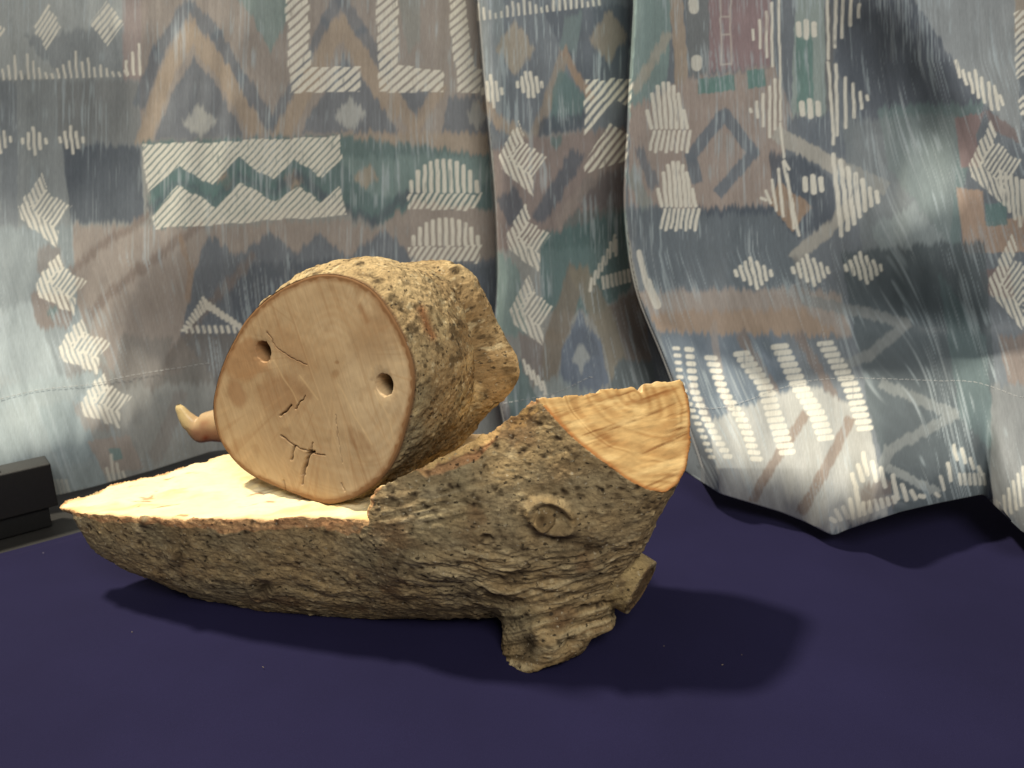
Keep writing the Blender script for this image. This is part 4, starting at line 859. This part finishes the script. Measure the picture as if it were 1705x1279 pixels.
    COLS = [([(1127, 580), (1133, 640), (1160, 700), (1186, 765)], 12, 11, 6), ([(1148, 582), (1156, 650), (1176, 700), (1216, 768)], 12, 14, 8), ([(1184, 596), (1206, 655), (1236, 700), (1262, 770)], 11.6, 19, 8),
            ([(1235, 589), (1272, 640), (1292, 700), (1314, 762)], 11.4, 26, 9), ([(1298, 577), (1335, 650), (1360, 690), (1378, 738)], 11.4, 27, 9), ([(1374, 572), (1415, 640), (1430, 680), (1440, 714)], 11.2, 26, 8)]
    for pts, sp_, L_, w_ in COLS: wpath(pts, sp_, w_, L_-w_*.7, -6 if L_ > 20 else 4, .85)
    for x_, y0, y1 in [(1386, 864, 868), (1395, 850, 865), (1407, 845, 862), (1418, 832, 862), (1428, 815, 858), (1422, 790, 812), (1432, 775, 800), (1440, 755, 790), (1455, 770, 800), (1470, 780, 810), (1490, 792, 830), (1505, 808, 832), (1520, 818, 830), (1535, 826, 827)]: cap(x_-3, y0, x_+4, y1, 7.5, .9)
    for i in range(6): cap(1437+i*10, 838-i*2, 1440+i*10, 856-i*4, 7, .9)
    for x_, y0, y1 in [(1560, 822, 826), (1568, 794, 815), (1580, 772, 800), (1590, 742, 765), (1604, 748, 770), (1618, 764, 780), (1632, 778, 790)]: cap(x_-2, y0, x_+3, y1, 6, .75)
    for i in range(6): cap(1598+i*8, 790, 1600+i*8, 806, 5.5, .65)
    for i, (x_, y_) in enumerate([(1592, 102), (1603, 118), (1614, 122), (1624, 118), (1634, 130), (1646, 138), (1656, 144), (1664, 160)]): cap(x_, y_, x_+6, y_+[26, 22, 32, 44, 40, 44, 38, 14][i], 5.5)
    hatch([(1690, 20), (1712, 8), (1712, 120), (1690, 135)], -45, 9, .6); hatch([(1692, 170), (1712, 150), (1712, 200), (1700, 190)], -45, 9, .6)
    woven(1655, 270, 42, 52, 4)
    for i in range(5): cap(1665+i*9, 285+i*4, 1672+i*9, 340+i*12, 6)
    woven(1690, 470, 44, 60, 0)
    for i in range(8): cap(1655+i*8, 850-i*12, 1660+i*8, 872-i*6, 5, .6)
    cap(1064, 420, 1078, 478, 9, .7); cap(1078, 470, 1094, 508, 14, .7)
strokes()
wbreak = 1-.55*sstep(.45, .9, vnoise(cxx/2.0, cyy/22, seed=231)*.8+.25*vnoise(cxx/9, cyy/9, seed=232))
lum = (canvas@np.array([.25, .62, .13]))[..., None]
canvas = lum*np.array([.93, 1.0, 1.05])+(canvas-lum)*.70
canvas = np.clip(canvas*.72+.22*(canvas/(canvas+.22)), 0, 1)
canvas = mix(canvas, lin((232, 230, 218)), np.clip(white*wbreak, 0, 1)*.93)

# curtain shape: distance from the camera plane for every thread
gxs = np.concatenate([np.arange(-420, -10, 10), np.arange(-10, 1716, 1.85), np.arange(1716, 2120, 10)])
HEMX = np.array([-430, -200, 0, 90, 150, 250, 350, 500, 800, 850, 1000, 1130, 1150, 1200, 1300, 1340, 1388, 1410, 1500, 1560, 1640, 1655, 1705, 1800, 2130.])
HEMY = np.array([860, 850, 836, 826, 812, 784, 752, 738, 742, 745, 765, 775, 790, 822, 852, 868, 892, 882, 852, 838, 822, 838, 886, 930, 930.])
hem = np.interp(gxs, HEMX, HEMY); hem = np.convolve(np.pad(hem, 6, 'edge'), np.hanning(15)[1:-1]/np.hanning(15)[1:-1].sum(), 'valid')
NV = 500; tv = np.concatenate([np.linspace(-.25, -.005, 18), np.linspace(0, 1, NV)])
GX, GT = np.meshgrid(gxs, tv); GYP = GT*hem[None, :]
def zlimit(px_, py_, zmin=.003):
    _, ry, rz = ray(px_, py_); return np.where(rz < -.02, (zmin-H_CAM)*ry/np.minimum(rz, -.02), 9.0)
yh = zlimit(gxs, hem, np.interp(gxs, [1400, 1460, 1620, 1800], [.006, .030, .030, .02]))
yh = np.convolve(np.pad(yh, 7, 'edge'), np.ones(15)/15, 'valid'); yh = np.minimum(yh, zlimit(gxs, hem, .004))
yh = np.where((gxs > 380) & (gxs < 1130), np.minimum(yh, .67), yh)
YT = .665
def g2(cx, cy, sx, sy, ang=0):
    return np.exp(-blob(cx, cy, sx, sy, ang, GX, GYP)**2)
tb_ = sstep(np.where(GX < 420, .15, .42), 1.0, GT)**1.2
YY = YT*(1-tb_)+np.broadcast_to(yh, GX.shape)*tb_
# gentle hanging undulation
YY = YY+.010*np.sin(GX/95+.6*np.sin(GYP/260))*(1-.5*tb_)+.006*fbm(GX/150, GYP/420, seed=241, octaves=3)
def edge_x(pts): ys = [p[1] for p in pts]; xs = [p[0] for p in pts]; return catmull(ys, xs, GYP)
e1 = edge_x([(780, -250), (796, 0), (812, 200), (824, 330), (828, 450), (822, 600), (850, 760)]); d1 = GX-e1
e2 = edge_x([(1060, -250), (1056, 0), (1046, 200), (1040, 360), (1058, 480), (1105, 600), (1150, 720), (1170, 780)]); d2 = GX-e2
sm = lambda d: sstep(-2.5, 2.5, d)
fade1 = 1-.6*sstep(.9, 1.1, GT)
YY = YY+fade1*(.020*np.exp(d1/55)*(1-sm(d1))*(d1 < 3)-.026*np.exp(-np.maximum(d1, 0)/110)*sm(d1))
YY = YY+fade1*(.020*np.exp(np.minimum(d2, 0)/80)*(1-sm(d2))-.045*np.exp(-np.maximum(d2, 0)/260)*sm(d2))
YY = YY-.010*np.exp(-((d1-20)/22)**2)*fade1-.008*np.exp(-((d2-22)/26)**2)*fade1
# the big swag on the right
def ridge_f(pts, w1, w2, amp):
    d = line_d(pts, GX, GYP); (xa, ya), (xb, yb_) = pts[0], pts[-1]
    side = (GX-xa)*(yb_-ya)-(GYP-ya)*(xb-xa); side = GX-np.interp(GYP, [p[1] for p in pts], [p[0] for p in pts]) if abs(yb_-ya) > 150 else side; wv_ = np.where(side < 0, w1, w2) if abs(yb_-ya) > 150 else np.where(side > 0, w1, w2); return -amp*np.exp(-(d/wv_)**2)
YY = YY+ridge_f([(1440, -200), (1500, 0), (1560, 85), (1640, 175), (1700, 250), (1800, 380)], 90, 60, .030)
YY = YY+ridge_f([(1700, 330), (1640, 330), (1540, 390), (1440, 430)], 110, 100, .007)
YY = YY+.022*g2(1490, 130, 95, 150, 20)+.034*g2(1530, 545, 150, 75, 8)+.020*g2(1290, 605, 90, 40, 20)
YY = YY+.042*g2(1530, 565, 190, 85, 6)-.018*g2(1545, 372, 140, 85, 8)+.010*g2(990, 470, 60, 170, -8)-.012*g2(1370, 740, 120, 100, 30)-.012*g2(1230, 420, 60, 160, -8)+.010*g2(1560, 700, 60, 110, -10)
YY = YY+.016*g2(1290, 640, 26, 90, -25)*1+.010*g2(1200, 660, 20, 110, -18)
YY = YY+.014*np.exp(-((GX-1648-.05*(GYP-820))/14)**2)*sstep(640, 800, GYP)
# left: a hollow behind the log, the bottom corner kicked outwards
YY = YY+.016*g2(330, 560, 130, 90)-.014*g2(60, 760, 150, 80, -10)+.010*g2(110, 540, 60, 90, 10)-.008*g2(90, 60, 120, 130)
YY = YY+.0022*fbm(GX/38, GYP/120, seed=243, octaves=2)
YY = np.minimum(YY, zlimit(GX, GYP, .0035))
YY = np.maximum(YY, .455)
# stay clear of logs
PC = at_y(GX, GYP, YY)
u_ = np.clip(np.abs(GX), 0, 1e9); u_ = np.where(u_ > CW-1, 2*(CW-1)-u_, u_); v_ = np.clip(np.abs(GYP), 0, CH-1.01)
i0 = np.floor(u_).astype(int).clip(0, CW-2); j0 = np.floor(v_).astype(int).clip(0, CH-2); fu, fv_ = (u_-i0)[..., None], (v_-j0)[..., None]
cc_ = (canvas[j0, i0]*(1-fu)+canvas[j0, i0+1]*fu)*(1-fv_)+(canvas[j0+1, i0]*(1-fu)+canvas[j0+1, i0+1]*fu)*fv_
# hem turned back under
nc = len(gxs); lastrow = PC[-1]
turn = np.stack([lastrow+np.array([0, .0010, -.0008]), lastrow+np.array([0, .0026, -.0008]), lastrow+np.array([0, .0042, .010])])
PCa = np.concatenate([PC, turn]); cca = np.concatenate([cc_, np.repeat(cc_[-1:], 3, 0)*.8]); nrw = PCa.shape[0]
gcoord = np.stack([np.tile(gxs, (nrw, 1)), np.concatenate([GYP, np.repeat(GYP[-1:], 3, 0)]), np.zeros((nrw, nc))], -1)
curt = thing('curtain', 'patterned teal, slate and tan drape with white strokes hanging behind the logs', 'curtain', (0, .62, 0))
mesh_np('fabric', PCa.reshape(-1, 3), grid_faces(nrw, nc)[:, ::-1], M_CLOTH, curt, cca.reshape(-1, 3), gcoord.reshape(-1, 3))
# stitched hem line
M_THREAD = plain('pale_thread', (.62, .63, .62), .7, .3)
def surfY(px_, py_):
    i = int(np.clip(np.searchsorted(gxs, px_), 1, nc-1)); col = GYP[:, i]; return float(np.interp(py_, col, YY[:, i]))
SV, SF = [], []
for pts in ([(0, 664), (60, 650), (150, 640), (220, 625), (300, 612), (350, 604)], [(838, 672), (880, 664), (930, 652), (985, 626)], [(1146, 676), (1190, 680), (1240, 668), (1290, 650), (1340, 636), (1400, 630), (1480, 631), (1560, 634), (1620, 636), (1700, 662)]):
    X_ = np.arange(pts[0][0], pts[-1][0], 9.5); Yq = catmull([p[0] for p in pts], [p[1] for p in pts], X_)
    for a_, b_ in zip(X_, Yq):
        b2 = float(np.interp(a_+6.5, X_, Yq)); b_ = b_+rng.uniform(-.5, .5)
        q1 = at_y(a_, b_, surfY(a_, b_)-.0009); q2 = at_y(a_+6.5, b2, surfY(a_+6.5, b2)-.0009)
        for q_ in (q1, q2):
            for ddz, ddy in ((.00022, 0), (0, -.0002), (-.00022, 0), (0, .0002)): SV.append(q_+np.array([0, ddy, ddz]))
        n_ = len(SV)-8
        for k_ in range(4): SF.append([n_+k_, n_+(k_+1) % 4, n_+4+(k_+1) % 4, n_+4+k_])
        SF.append([n_, n_+3, n_+2, n_+1]); SF.append([n_+4, n_+5, n_+6, n_+7])
hs = mesh_np('hem_stitching', np.array(SV), np.array(SF), M_THREAD, curt, smooth=False); hs['kind'] = 'stuff'
